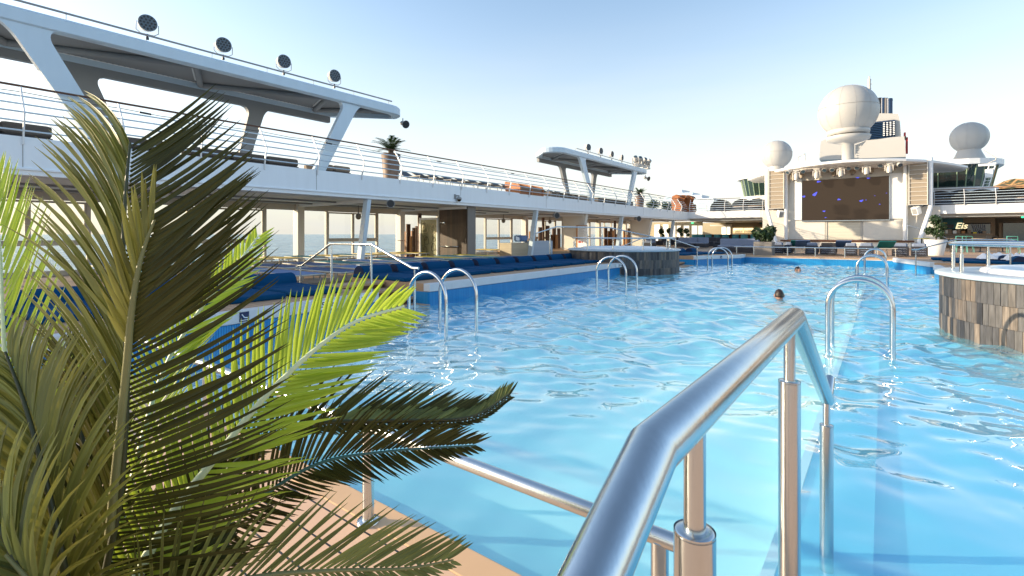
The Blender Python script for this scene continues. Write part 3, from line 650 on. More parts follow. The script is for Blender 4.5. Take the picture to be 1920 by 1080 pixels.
cb = b.build('light_cable', 'dark'); tag(cb, 'thin black cable of small fittings strung below the varnished rail of the left upper deck', 'cable')
railing('deck_railing', (-14.0, YE-.62, 0), (-7.9, YE-.62, 0), 1.5, 'white railing of the cross deck to the left of the big screen', out=(0,-1,0), drop=.05)
railing('deck_railing', (2.9, YE-.62, 0), (14.4, YE-.62, 0), 1.55, 'white railing of the cross deck to the right of the big screen', out=(0,-1,0), drop=.05)

# canopies with splayed legs
def canopy(y0, zb, zt, label, first):
    """y0 is the near end; 13.5 m long, rounded ends"""
    xf, xb = XE-.35, -17.0; y1 = y0+13.4
    r = thing('canopy', ((xf+xb)/2, (y0+y1)/2, ZU), label, 'canopy', 'white canopies on the left upper deck')
    # plan outline, rounded at both ends
    def outline(ins=0.0):
        o = []
        xa, xc = xf-ins, xb+ins; ya, yb = y0+ins, y1-ins
        rd = 1.0-ins*.5
        o += arc((xa-rd, ya+rd), rd, 0, -PI/2, 8)
        o += arc((xc+rd*.6, ya+1.6), rd*.6, -PI/2-.5, -PI, 6)
        o += arc((xc+rd*.6, yb-2.0), rd*.6, PI, PI/2+.4, 6)
        o += arc((xa-.55, yb-.62), .6, PI/2, 0, 8)
        return o
    out, inn = outline(0), outline(.22); n = len(out)
    b = MB()
    vs = [(x, y, zb+.03) for x, y in out]+[(x, y, zt-.05) for x, y in out]+[(x, y, zt) for x, y in outline(.04)]+[(x, y, zb) for x, y in outline(.04)]+[(x, y, zb) for x, y in inn]+[(x, y, zb+.20) for x, y in inn]
    fs = []
    for i in range(n):
        j = (i+1) % n; fs += [(j, i, n+i, n+j), (n+j, n+i, 2*n+i, 2*n+j), (i, j, 3*n+j, 3*n+i), (3*n+i, 3*n+j, 4*n+j, 4*n+i), (4*n+i, 4*n+j, 5*n+j, 5*n+i)]
    fs.append(tuple(range(3*n-1, 2*n-1, -1)))
    b.add(vs, fs); b.build('roof_shell', 'shipwhite_shade', r)
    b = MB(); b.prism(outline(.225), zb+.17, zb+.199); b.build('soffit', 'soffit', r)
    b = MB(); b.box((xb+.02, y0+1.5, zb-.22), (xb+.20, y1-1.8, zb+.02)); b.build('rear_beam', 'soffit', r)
    # round struts below the roof in zigzag, each with a strip of lamps
    ys = [y0+1.6, y0+4.3, y0+6.1, y0+8.4, y0+10.0, y0+12.2]; xs = [xf-.3, xb+.25]
    zz = [(xf-.3, ys[0]), (xb+.3, ys[0]+1.3), (xf-.3, ys[2]+.2), (xb+.3, ys[2]+1.0), (xf-.3, ys[4]+.3), (xb+.3, ys[4]+.9), (xf-.5, ys[5])]
    for i in range(len(zz)-1):
        a, c = V(*zz[i], zb+.10), V(*zz[i+1], zb+.10); s_ = MB(); s_.tube([a, c], .085, 12); st = s_.build('strut', 'soffit', r)
        d = (c-a).normalized(); pn = V(-d.y, d.x, 0)*(.12); b = MB()
        m_ = int((c-a).length/.12)
        b.obox((a+c)/2+pn+V(0,0,.075), ((c-a).length*.8, .04, .012), d)
        for k in range(2, m_-2): b.obox(a+d*(k*.12)+pn+V(0,0,.062), (.07, .03, .02), d)
        b.build('lamp_strip', 'whiteline', st)
    b = MB(); b.box((xb+.22, y0+2, zb+.155), (xb+.2349, y1-2, zb+.18))
    for k in range(int((y1-y0-4)/.13)): b.box((xb+.235, y0+2+k*.13, zb+.15), (xb+.26, y0+2.08+k*.13, zb+.185))
    b.build('lamp_strip', 'whiteline', r)
    # legs: flat flared plates
    def leg(x, yb_, yt_, wb, wt, z1, m_='shipwhite_shade'):
        h = z1-(ZU-.06); sgn = 1 if yt_ > yb_ else -1; poly = []
        L_ = []; R_ = []
        for k in range(41):
            u = k/40; c = yb_+(yt_-yb_)*u; wd = wb+(wt-wb)*u; fl = .34*(1-math.sqrt(max(0, 1-max(0, (u-.86)/.14)**2)))
            L_.append((c-wd/2-fl*(1.0 if sgn > 0 else .6), h*u)); R_.append((c+wd/2+fl*(.6 if sgn > 0 else 1.0), h*u))
        poly = L_+R_[::-1]
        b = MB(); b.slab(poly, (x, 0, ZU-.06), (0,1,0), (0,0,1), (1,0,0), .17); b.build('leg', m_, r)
    leg(xf-.12, y0+4.35, y0+2.9, .42, .60, zb+.04); leg(xf-.12, y0+9.75, y0+11.05, .40, .52, zb+.04)
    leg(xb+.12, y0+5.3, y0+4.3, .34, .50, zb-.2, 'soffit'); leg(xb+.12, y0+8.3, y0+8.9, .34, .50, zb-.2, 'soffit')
    # rail on the roof
    q = thing('canopy_rail', (xf, y0, zt), 'thin steel rail on top of the %s canopy carrying its floodlights' % first, 'rail', 'rails on top of the canopies')
    b = MB(); b.tube([(xf-.06, y0+(.4 if first == 'near' else 2.2), zt+.15), (xf-.06, y1-.65, zt+.15)], .026, 8); b.build('bar', 'alu' if first != 'near' else 'grey', q)
    for k in range(9):
        y = y0+.6+k*1.5
        if y < y0+2 and first != 'near': continue
        b = MB(); b.tube([(xf-.06, y, zt-.02), (xf-.06, y, zt+.15)], .008, 6); b.build('stud', 'grey', q)
    return xf, y1
canopy(-.85, 4.47, 4.80, 'long white canopy on splayed legs at the upper left corner', 'near')
canopy(23.5, 4.66, 4.98, 'smaller looking white canopy on splayed legs farther along the left upper deck', 'far')

# floodlights
def floodlight(c, facing, rad, label, group):
    c = Vector(c); f = Vector(facing).normalized(); side = f.cross(V(0,0,1)).normalized(); up = side.cross(f)
    r = thing('floodlight', c, label, 'floodlight', group)
    def dish(prof, nm, m_, par, seg=24):
        vs = []; 
        for rr, d in prof: vs += [c+f*d+(side*math.cos(2*PI*j/seg)+up*math.sin(2*PI*j/seg))*rr for j in range(seg)]
        fs = [(i*seg+j, i*seg+(j+1) % seg, (i+1)*seg+(j+1) % seg, (i+1)*seg+j) for i in range(len(prof)-1) for j in range(seg)]
        fs += [tuple(range(seg-1, -1, -1)), tuple(range((len(prof)-1)*seg, len(prof)*seg))]
        b = MB(); b.add(vs, fs); return b.build(nm, m_, par)
    dish([(rad*.55, -rad*1.25), (rad*.85, -rad*.9), (rad*.95, -rad*.2), (rad, 0), (rad*.97, .01)], 'housing', 'lamphouse', r)
    fc = dish([(rad*.96, .011), (rad*.96, .022)], 'lamp_face', 'lampface', r)
    b = MB(); 
    for ring, n in ((0, 1), (.38, 6), (.72, 12)):
        for k in range(n):
            a = 2*PI*k/n; p = c+f*.026+(side*math.cos(a)+up*math.sin(a))*rad*ring; b.obox(p, (rad*.20, rad*.20, .012), (side*math.cos(a+.6)+up*math.sin(a+.6)), None, f)
    b.build('lens_cluster', 'dark', fc)
    b = MB(); d = rad*1.12; dn = V(0,0,-1)
    b.tube([c+side*d-f*.15*rad, c+side*d+dn*rad*1.0-f*.2*rad, c+side*d*.6+dn*rad*1.35-f*.2*rad, c-side*d*.6+dn*rad*1.35-f*.2*rad, c-side*d+dn*rad*1.0-f*.2*rad, c-side*d-f*.15*rad], rad*.055, 6); b.build('yoke', 'lamphouse', r)
    b = MB(); q_ = c-f*.2*rad; b.tube([q_+dn*rad*1.3, q_+dn*rad*1.85], rad*.10, 8); b.obox(q_+dn*rad*1.85, (rad*.28, rad*.28, rad*.3), side); b.build('clamp', 'dark', r)
    return r
for i, (px, py) in enumerate(((277, 43), (419.5, 84), (533, 115), (628, 142))):
    p = S(px, py, X=XE-.41); floodlight(p, (1, -.12+.02*i, -.05), .205, ORD[i]+' round floodlight from the left on the near canopy', 'floodlights on the near canopy')
for i, (px, py) in enumerate(((1103.5, 276), (1127, 283), (1148, 289), (1167, 295.5))):
    p = S(px, py, X=XE-.41); floodlight(p, (1, -.25+.35*i/3, -.05), .21, ORD[i]+' round floodlight from the left on the far canopy', 'floodlights on the far canopy')

# moving-head lamps
def moving_head(c, hang, size, label, group, m_='lamphouse', yaw=0.0, tilt=0.2):
    """base box, U yoke and barrel; hangs when hang is true"""
    c = Vector(c); s_ = -1 if hang else 1; r = thing('moving_head_lamp', c, label, 'stage lamp', group)
    k = size; ex = V(math.cos(yaw), math.sin(yaw), 0); ey = V(-ex.y, ex.x, 0); zz = V(0,0,s_)
    b = MB(); b.obox(c+zz*.06*k, (.42*k, .30*k, .14*k), ex); b.lathe([(.14*k, 0), (.14*k, .06*k*1)], c+zz*(.15*k)-V(0,0,.03*k), 12); b.build('base', m_, r, bevel=.02*k)
    b = MB()
    for q in (-1, 1): b.obox(c+ex*q*.24*k+zz*.42*k, (.07*k, .20*k, .46*k), ex)
    b.obox(c+zz*.22*k, (.55*k, .18*k, .08*k), ex); b.build('yoke', m_, r, bevel=.02*k)
    d = (-ey*math.sin(tilt)+zz*math.cos(tilt)).normalized(); a = c+zz*.50*k
    b = MB(); b.tube([a-d*.24*k, a-d*.17*k, a+d*.10*k, a+d*.30*k], [.11*k, .17*k, .185*k, .15*k], 14); hd = b.build('barrel', m_, r)
    b = MB(); b.tube([a+d*.301*k, a+d*.32*k], .12*k, 14); b.build('lens', 'lens', hd)
    return r
for i, (px, py) in enumerate(((1192, 312), (1199, 313), (1207, 315), (1214, 317))):
    moving_head(S(px, py, X=XE-.45), False, 1.0, ORD[i]+' moving head lamp from the left in the cluster on the far canopy', 'moving head lamps on the far canopy', yaw=.3+i*.4, tilt=.9)

# horn loudspeakers
def horn(c, f, k, label, m_='grey'):
    c = Vector(c); f = Vector(f).normalized(); r = thing('horn_loudspeaker', c, label, 'loudspeaker', 'horn loudspeakers')
    b = MB(); prof = [(-.20, .05), (-.16, .085), (-.04, .085), (0, .05), (.08, .075), (.15, .115), (.19, .15), (.195, .155)]
    b.tube([c+f*d*k for d, _ in prof], [q*k for _, q in prof], 20); b.build('horn', m_, r)
    b = MB(); b.tube([c+f*.197*k, c+f*.2*k], .135*k, 20); b.build('mouth', 'dark', r)
    b = MB(); b.tube([c-f*.08*k, c-f*.08*k+V(0,0,.2*k)], .02*k, 8); b.build('bracket', m_, r); return r
horn(S(757, 232, X=XE-.55), (.75, -.2, -.25), 1.0, 'grey horn loudspeaker hanging off the end of the near canopy')
horn(S(1212, 334, X=XE-.55), (.75, -.2, -.25), 1.2, 'grey horn loudspeaker hanging off the end of the far canopy')
horn(S(731, 382, X=XE-.1), (.85, -.5, -.05), .95, 'grey horn loudspeaker under the upper deck beside the first slanted column')
horn(S(1041, 404, X=XE-.1), (.85, -.5, -.05), 1.1, 'grey horn loudspeaker under the upper deck beside the second slanted column')
horn(S(1194, 410, X=XE-.1), (.85, -.5, -.05), 1.3, 'grey horn loudspeaker under the upper deck in front of the second cream partition')
c = S(861, 373, X=XE+.12)
r = thing('dome_camera', c, 'small grey dome camera on a bracket on the side of the left upper deck', 'camera')
b = MB(); b.obox(c+V(-.10,-.14,.10), (.03, .1, .18), (1,0,0)); b.tube([c+V(-.1,-.14,.13), c+V(0,-.02,.13), c+V(0,0,.06)], .03, 8); b.build('bracket', 'grey', r)
b = MB(); b.lathe([(.02, .08), (.09, .06), (.11, 0), (.10, -.02)], c, 16); b.build('housing', 'grey', r); b = MB(); b.lathe([(.09, -.02), (.075, -.08), (.03, -.11), (.001, -.115)], c, 16); b.build('dome', 'bottle', r)
for i, (px, py) in enumerate(((672, 406), (944, 414), (1031, 416))):
    c = S(px, py, X=-17.6); b = MB(); b.ball(c, .12, 14, 8, sc3=(1,1,1.1)); b.tube([c, V(c.x, c.y, ZC-.02)], .02, 6); o = b.build('pendant_speaker', 'potgrey'); tag(o, ('ball shaped speaker hanging before the nearest sash window', 'ball shaped speaker hanging before the sash window beyond the wood clad wall', 'ball shaped speaker hanging left of the first cream partition')[i], 'speaker', 'hanging ball speakers')

# slanted columns
for i, y in enumerate((.1, 10.65, 21.1, 31.6, 42.1)):
    b = MB(); p0, p1 = V(-14.68, y-.12, ZD), V(XE-.18, y, ZC-.001); d = p1-p0; b.obox((p0+p1)/2, (.16, .24, d.length), (0,1,0), None, d)
    o = b.build('slanted_column', 'shipwhite_shade', bevel=.01); tag(o, ('slanted white column under the upper deck behind the palm', 'slanted white column standing behind the first navy mattresses', 'slanted white column in front of the wooden counter', 'slanted white column behind the left hot tub', 'slanted white column nearest to the bar')[i], 'column', 'slanted columns under the upper deck')

# window wall, one bay every 5.25 m
def pane(x, y0, y1, z0, z1, par, frame=.05, name='pane'):
    b = MB(); b.box((x-.006, y0, z0), (x+.006, y1, z1)); return b.build(name, 'glass', par)
def window_bay(y0, label, sash=True):
    r = thing('window_bay', (XWIN, y0+2.62, ZD), label, 'window', 'window bays of the gallery')
    z0, z1 = ZD+.15, .97
    b = MB(); b.box((XWIN-.08, y0-.12, ZD), (XWIN+.28, y0+.16, ZC-.03)); b.build('wide_post', 'cream', r)
    b = MB(); b.box((XWIN-.06, y0+.161, z1), (XWIN+.10, y0+5.129, ZC-.03)); b.build('header', 'alu', r)
    b = MB(); b.box((XWIN-.06, y0+.161, ZD), (XWIN+.10, y0+5.129, z0)); b.build('sill', 'alu', r)
    ys = [y0+.161, y0+1.31, y0+2.62, y0+3.93, y0+5.129]
    for k in (1, 2, 3):
        if sash and k == 2: continue
        b = MB(); b.box((XWIN-.05, ys[k]-.045, z0), (XWIN+.08, ys[k]+.045, z1)); b.build('mullion', 'alu', r)
    pane(XWIN, ys[0], ys[1]-.046, z0, z1, r); pane(XWIN, ys[3]+.046, ys[4], z0, z1, r)
    if sash:
        zt = -.28
        b = MB(); b.box((XWIN-.05, ys[1]+.046, zt-.05), (XWIN+.09, ys[3]-.046, zt+.04)); b.box((XWIN-.05, ys[2]-.035, z0), (XWIN+.07, ys[2]+.035, zt-.051)); b.build('transom', 'alu', r)
        for a, c_ in ((ys[1]+.046, ys[2]), (ys[2]+.001, ys[3]-.046)):
            f = MB(); zz0, zz1 = zt+.041, z1-.02
            f.box((XWIN-.03, a, zz0), (XWIN+.05, a+.06, zz1)); f.box((XWIN-.03, c_-.06, zz0), (XWIN+.05, c_, zz1)); f.box((XWIN-.03, a+.061, zz1-.06), (XWIN+.05, c_-.061, zz1)); f.box((XWIN-.03, a+.061, zz0), (XWIN+.05, c_-.061, zz0+.06))
            fr = f.build('sash_frame', 'alu', r); pane(XWIN, a+.061, c_-.061, zz0+.061, zz1-.061, fr)
        pane(XWIN, ys[1]+.046, ys[2]-.036, z0, zt-.051, r); pane(XWIN, ys[2]+.036, ys[3]-.046, z0, zt-.051, r)
    else:
        pane(XWIN, ys[1]+.046, ys[2]-.046, z0, z1, r); pane(XWIN, ys[2]+.046, ys[3]-.046, z0, z1, r)
    return r
wl = ['window bay of the gallery at the left edge behind the palm', 'window bay of the gallery just left of the frond tips', 'window bay with a sash window behind the bent steel stair handrail', 'window bay behind the wooden slats and the olive shower panel', 'window bay with a sash window between the wood clad wall and the counter', 'window bay behind the wooden counter', 'window bay between the two cream partitions', 'window bay behind the second cream partition', 'farthest window bay of the gallery beside the topiary plants']
for i in range(9): window_bay(.15+5.25*i, wl[i], i not in (3, 7))

# cream partitions, wood-clad wall
def partition(y, m_, label, x0=-16.0, slant=True, th=.3, ribs=False):
    r = thing('partition_wall', ((x0+XE)/2, y, ZD), label, 'wall', 'cross walls of the gallery')
    poly = [(x0, 0), (-14.75 if slant else -14.5, 0), (-14.33 if slant else -14.5, ZC-.03-ZD), (x0, ZC-.03-ZD)]
    b = MB(); b.slab(poly, (0, y+th/2, ZD), (1,0,0), (0,0,1), (0,1,0), th); b.build('panel', m_, r)
    b = MB(); b.box((x0-.03, y-.03, ZD), (x0+.03, y+th+.03, ZC-.03)); b.build('end_trim', 'alu', r)
    return r
partition(26.4, 'cream', 'first cream partition with the brown framed notice board in front')
partition(36.9, 'cream', 'second cream partition farther along the gallery, behind the left hot tub')
wp = partition(15.9, 'walnut', 'dark wood clad wall with an outdoor shower on it', x0=-16.2, slant=False, th=.55)
b = MB(); b.box((-14.498, 15.93, ZD), (-14.45, 16.44, ZC-.03)); b.build('side_boards', 'potgrey', wp)
r = thing('outdoor_shower', (-16.0, 15.85, ZD), 'small steel shower head and grab rail on the dark wood clad wall', 'shower')
b = MB(); b.tube([(-16.1, 15.88, .52), (-15.7, 15.70, .52)], .02, 8); b.tube([(-15.7, 15.70, .53), (-15.7, 15.70, .49)], .07, 12); b.build('shower_head', 'steel', r)
b = MB(); b.tube([(-16.05, 15.9, -.55), (-16.05, 15.80, -.55), (-14.95, 15.80, -.55), (-14.95, 15.9, -.55)], .02, 8); b.build('grab_rail', 'steel', r)
# shower screen with line drawings
r = thing('shower_screen', (-16.9, 15.9, ZD), 'olive shower screen with pale looping line drawings in a white frame', 'screen')
x0, x1 = -17.35, -16.3; zt = .66
b = MB(); b.box((x0, 15.86, ZD), (x1, 15.90, zt)); b.build('panel', 'shower', r)
b = MB(); b.box((x0-.09, 15.83, ZD), (x0-.001, 15.93, zt+.10)); b.box((x0-.001, 15.83, zt+.001), (x1+.06, 15.93, zt+.10)); b.box((x1+.001, 15.83, ZD), (x1+.06, 15.93, zt)); b.build('frame', 'whiteline', r)
def loop(cx, cz, k, rot):
    pts = []; base = [(-.9,.8),(-.2,1),(.1,.6),(.1,-.1),(-.3,-.2),(-.5,.2),(-.2,.5),(.4,.6),(.7,.1),(.8,-.9),(.6,-1.1),(-.6,-1.1),(-.7,-.9),(-.5,.1)]
    for a, c_ in base: pts.append(V(cx+k*(a*math.cos(rot)-c_*math.sin(rot)), 15.852, cz+k*(a*math.sin(rot)+c_*math.cos(rot))))
    return pts
b = MB(); [b.tube(loop(*q), .014, 5) for q in ((-17.08, .33, .22, 0), (-16.55, .30, .22, .5))]; b.build('pale_line_drawing', 'showerline', r)
b = MB(); [b.tube(loop(*q), .009, 5) for q in ((-17.0, -.25, .20, .1), (-16.55, -.55, .2, .3), (-17.1, -.7, .2, 0), (-16.9, -1.0, .17, .2), (-16.5, -.2, .12, .3))]; b.build('dark_line_drawing', 'showerline2', r)

# upright slat screens
def slats(px, label, ax=-17.6):
    """px: list of (left px, right px, top px, dark)"""
    r = None
    for i, (a, c_, tp, dk) in enumerate(px):
        p = S(a, tp, X=ax+.15*((i*37) % 5-2)/2); q_ = S(c_, tp, X=p.x)
        if r is None: r = thing('slat_screen', (p.x, p.y, ZD), label, 'screen', 'wooden slat screens of the gallery')
        wd = max(.07, abs(q_.y-p.y)); b = MB(); b.box((p.x-.045, p.y, ZD), (p.x+.045, p.y+wd, p.z)); b.build('slat', 'stickdk' if dk else 'stick', r, bevel=.006)
    ys = [wloc(c_).y for c_ in [r]]; y0 = S(px[0][0], 400, X=ax).y; y1 = S(px[-1][1], 400, X=ax).y
    b = MB(); b.tube([(ax-.2, y0-.3, -.30), (ax-.2, y1+.2, -.30)], .016, 6); b.build('tie_rod', 'steel', r); return r
slats([(759.5,761.5,434,0),(761.8,768.7,420,1),(768.9,771,443,0),(771.2,773,433,0),(774,778.5,427,1),(779,784,424,1),(784.3,789.5,400,1)], 'wooden slat screen to the left of the olive shower screen')
slats([(992.5,996,434,0),(996.2,1001,424,1),(1010,1016,426,1),(1017,1020,408,1),(1024,1029.5,423,1),(1030,1035,440,0),(1036,1041,428,1),(1041.5,1045,440,0),(1045.5,1050,428,1)], 'wooden slat screen left of the first cream partition, behind the counter')
slats([(1133,1138,425,1),(1140,1143,433,0),(1144,1148,428,1),(1148.5,1151,432,0),(1151.5,1154.5,408,1),(1155,1158,439,0),(1159,1163,426,1),(1169,1172,433,0),(1174,1179,440,0),(1177,1181,428,1)], 'wooden slat screen between the two cream partitions')

# notice board with its menu
r = thing('notice_board', (-15.0, 26.2, ZD), 'brown framed notice board with a pale sheet of small print and pictures', 'notice board')
p = S(1080, 424, Y=26.2); q_ = S(1100, 463, Y=26.2)
b = MB(); b.box((p.x, 26.22, q_.z-.1), (q_.x, 26.28, p.z+.05)); b.build('frame', 'stick', r)
b = MB(); b.box((p.x+.11, 26.205, q_.z-.05), (q_.x+.03, 26.219, p.z)); sh = b.build('sheet', 'whiteline', r)
b = MB(); wdt = q_.x-p.x
for k in range(16): b.box((p.x+.17, 26.203, p.z-.14-.045*k), (p.x+.17+(wdt-.2)*(.5+.4*rng.random()), 26.2045, p.z-.125-.045*k))
b.build('small_print', 'grey', sh)
b = MB(); b.box((p.x+.16, 26.203, p.z-1.02), (p.x+.34, 26.2045, p.z-.9)); b.box((p.x+.38, 26.203, p.z-1.02), (p.x+.46, 26.2045, p.z-.9)); b.build('small_pictures', 'red', sh)

# counter
def counter():
    r = thing('service_counter', (-15.5, 20.5, ZD), 'pale wooden service counter with plates on top beside the slanted column', 'counter')
    b = MB(); a = S(945, 455, X=-15.6); c_ = S(992, 455, X=-15.2)
    b.rbox((-15.9, a.y, ZD), (-15.1, c_.y-.2, S(945, 455.5, X=-15.6).z), .02); b.build('near_body', 'counter', r)
    b = MB(); b.rbox((-15.5, c_.y-.19, ZD), (-14.9, c_.y+1.9, -.37), .02); b.build('far_body', 'counterb', r)
    b = MB(); b.box((-15.4, c_.y, -.369), (-15.0, c_.y+.5, -.24)); b.build('plate_stack', 'tan', r)
    b = MB(); b.rbox((-15.6, c_.y-.9, -.40), (-15.1, c_.y-.2, -.06), .08); b.build('covered_tray', 'lilac', r)
counter()

# ------------------------------------------------------------------ loungers, mattresses
def mesh_lounger(m_, label, group, tilt=0.0):
    """origin at floor centre; 1.95 m along local x, head at -x"""
    r = thing('sun_lounger', (0,0,0), label, 'sun lounger', group)
    b = MB(); h = .34
    for y in (-.31, .31): b.tube([(-.95, y, h+.02), (.95, y, h+.02)], .018, 6)
    b.tube([(.95, -.31, h+.02), (.95, .31, h+.02)], .018, 6); b.tube([(-.95, -.31, h+.02), (-.95, .31, h+.02)], .018, 6); b.build('frame', 'alu', r)
    for x in (-.7, .72):
        b = MB(); b.tube([(x+.06, -.31, h+.02), (x, -.31, 0), (x, .31, 0), (x+.06, .31, h+.02)], .016, 6); b.build('leg_frame', 'alu', r)
    b = MB(); b.rbox((-.33, -.29, h+.02), (.93, .29, h+.045), .01); b.build('seat', m_, r)
    b = MB(); d = Vector((-.62*math.cos(tilt), 0, .62*math.sin(tilt))); c_ = Vector((-.34, 0, h+.035))
    b.obox(c_+d/2, (.62, .58, .025), -d); b.build('backrest', m_, r)
    return r
cols = ['bluemesh', 'teal', 'yellow', 'lilac', 'navy']; cname = {'bluemesh': 'dark blue', 'teal': 'teal', 'yellow': 'yellow', 'lilac': 'pale blue', 'navy': 'navy'}
protos = {c_: mesh_lounger(c_, 'x', 'sun loungers in rows by the gallery windows') for c_ in cols}
rowc = [[['bluemesh','bluemesh','lilac','bluemesh','lilac','bluemesh','lilac','bluemesh','teal','bluemesh','teal','bluemesh'],
         ['teal','bluemesh','lilac','bluemesh','bluemesh','teal','lilac','teal','bluemesh','yellow','teal','yellow'],
         ['lilac','bluemesh','teal','bluemesh','yellow','yellow','teal','yellow','teal','yellow','yellow','yellow']]][0]
rown = ['front gallery row', 'middle gallery row', 'back gallery row by the windows']
for ri, (x, row) in enumerate(zip((-10.3, -12.7, -16.9), rowc)):
    for k, cc in enumerate(row):
        y = 3.6+k*.98+(.35 if ri == 2 else 0)
        nth = sum(1 for q_ in row[:k+1] if q_ == cc)
        lab = '%s %s lounger from the near end of the %s' % (ORD[nth-1], cname[cc], rown[ri])
        dup(protos[cc], (x+rng.uniform(-.06, .06), y, ZD), lab, rotz=rng.uniform(-.03, .03))
for k in range(4):
    dup(protos['yellow' if k != 1 else 'lilac'], (-16.8, 17.6+k*1.0, ZD), ('nearest yellow lounger behind the wood clad wall', 'pale blue lounger behind the wood clad wall', 'second yellow lounger behind the wood clad wall', 'third yellow lounger behind the wood clad wall near the counter')[k])
for c_ in cols: hide_proto(protos[c_])

def mattress(length, width, roll, label, group, th=.075):
    """two-part navy mattress, head at -x; origin at top of platform"""
    r = thing('padded_mattress', (0,0,0), label, 'mattress', group)
    b = MB(); l1 = length*.50
    b.rbox((-length/2, -width/2, 0), (-length/2+l1-.008, width/2, th), .022); b.rbox((-length/2+l1+.008, -width/2, 0), (length/2, width/2, th), .022); b.box((-length/2+l1-.01, -width/2+.02, .01), (-length/2+l1+.01, width/2-.02, th-.03)); b.build('pad', 'navy', r)
    if roll:
        b = MB(); cx = -length/2+.19; n = 12; pr = [(.17*math.cos(PI*i/n), .08+.16*math.sin(PI*i/n)) for i in range(n+1)]; pr = [(-.18, th+.001)]+[(x_, z_) for x_, z_ in pr[::-1]]+[(.38, th+.001)]
        b.slab([(cx+x_, z_) for x_, z_ in pr], (0,0,0), (1,0,0), (0,0,1), (0,1,0), width*.93); b.build('roll_pillow', 'navy', r, bevel=.02)
        for s_ in (-1, 1): b = MB(); b.slab([(cx+x_*.96, th+.001+(z_-th-.001)*.96) for x_, z_ in pr], (0, s_*(width*.465+.006), 0), (1,0,0), (0,0,1), (0,1,0), .01); b.build('pillow_end', 'navydk', r)
    return r
pm = mattress(1.62, .75, True, 'x', 'navy mattresses on the long left platform')
for k in range(10): dup(pm, (-7.80, 6.38+k*.872, ZP), ORD[k]+' navy mattress from the steps on the long left platform')
pm['group'] = 'navy mattresses on the nearest left platform'
for k in range(5): dup(pm, (-7.30, .50+k*.872, ZP), ORD[k]+' navy mattress from the viewer on the nearest left platform')
pm['group'] = 'navy mattresses on the far left platform'
for k in range(4): dup(pm, (-7.2+.25*k, 20.55+k*.86, ZP), ORD[k]+' navy mattress on the far left platform past the left hot tub')
pm['group'] = 'navy mattresses on the far right platform'
for k in range(3): dup(pm, (2.55-.2*k, 20.4+k*.86, ZP), ORD[k]+' navy mattress on the far right platform', rotz=PI)
pm['group'] = 'navy mattresses behind the right hot tub'
for k in range(5): dup(pm, (2.75, 11.4+k*1.05, ZP), ORD[k]+' navy mattress on the right platform behind the right hot tub', rotz=PI)
hide_proto(pm)
def towel(c, s_, lab):
    b = MB(); n = 22; vs = []; fs = []
    for j in range(n+1):
        for i in range(n+1):
            u, v = i/n*2-1, j/n*2-1; e_ = max(0, 1-(u*u)**1.4)*max(0, 1-(v*v)**1.4)
            vs.append((c[0]+u*s_[0]*(1+.12*math.sin(5*v)), c[1]+v*s_[1]*(1+.15*math.sin(4*u)), c[2]+.01+s_[2]*e_**.5*(.55+.3*math.sin(7*u+3*v)+.25*math.sin(11*v-4*u)*math.cos(5*u))))
    for j in range(n):
        for i in range(n): a = j*(n+1)+i; fs.append((a, a+1, a+n+2, a+n+1))
    b.add(vs, fs, smooth=True); o = b.build('towel', 'towel'); tag(o, lab, 'towel', 'crumpled white towels')
towel((2.85, 21.3, ZP+.10), (.42, .40, .20), 'left crumpled white towel on the far right mattresses'); towel((3.35, 20.7, ZP+.10), (.40, .35, .24), 'right crumpled white towel on the far right mattresses')

# ================================================================== THINGS ON THE UPPER DECK
def deck_sofa(y0, y1, n, m_, label, x=-15.1, h=.36):
    r = thing('deck_sofa', (x, (y0+y1)/2, ZU-.04), label, 'sofa', 'low sofas on the upper deck')
    b = MB(); b.rbox((x-.42, y0, ZU-.04), (x+.42, y1, ZU+.10), .02); b.build('base', 'wicker', r)
    L = (y1-y0)/n
    for k in range(n):
        b = MB(); b.rbox((x-.41, y0+k*L+.012, ZU+.101), (x+.41, y0+(k+1)*L-.012, ZU+h), .04); b.build('seat_cushion', m_, r)
    return r
def ypx(px, X): return S(px, 400, X=X).y
deck_sofa(.9, 2.55, 2, 'stone', 'dark brown deck sofa at the left edge of the picture on the upper deck')
deck_sofa(3.3, 4.9, 3, 'stone', 'dark brown deck sofa between the palm frond tips on the upper deck')
deck_sofa(5.3, 8.3, 3, 'stone', 'dark brown deck sofa between the two legs of the near canopy', h=.33)
deck_sofa(8.9, 10.2, 2, 'tan', 'short brown deck sofa to the right of the near canopy leg', h=.30)
deck_sofa(ypx(1020, -15.1), ypx(1092, -15.1), 4, 'tan', 'tan deck sofa between the legs of the far canopy')
deck_sofa(ypx(1112, -15.1), ypx(1178, -15.1), 4, 'stone', 'brown deck sofa under the right half of the far canopy')
# leafy plants
def leaf_ball(mb, c, rad, n, ln, wd, spiky=False):
    for _ in range(n):
        d = Vector(rng.normal(size=3)).normalized()
        if spiky:
            d.z = abs(d.z)*.9+.05; d.normalize(); p = Vector(c)+d*rad*.15; l_ = rad*(.75+.4*rng.random())
            side = d.cross(V(0,0,1)).normalized()*wd; q1 = p+d*l_*.5+V(0,0,.02); q2 = p+d*l_-V(0,0,.22*l_)
            mb.add([p-side*.4, p+side*.4, q1+side, q1-side, q2], [(0,1,2,3),(3,2,4)], float(rng.random()))
        else:
            p = Vector(c)+Vector((d.x*rad, d.y*rad, d.z*rad))*(.55+.5*rng.random()); t_ = Vector(rng.normal(size=3)).normalized(); s_ = t_.cross(d).normalized()*wd
            mb.add([p-s_, p+t_*ln*.5-d*.01, p+s_, p-t_*ln*.5+d*.01], [(0,1,2,3)], float(rng.random()))
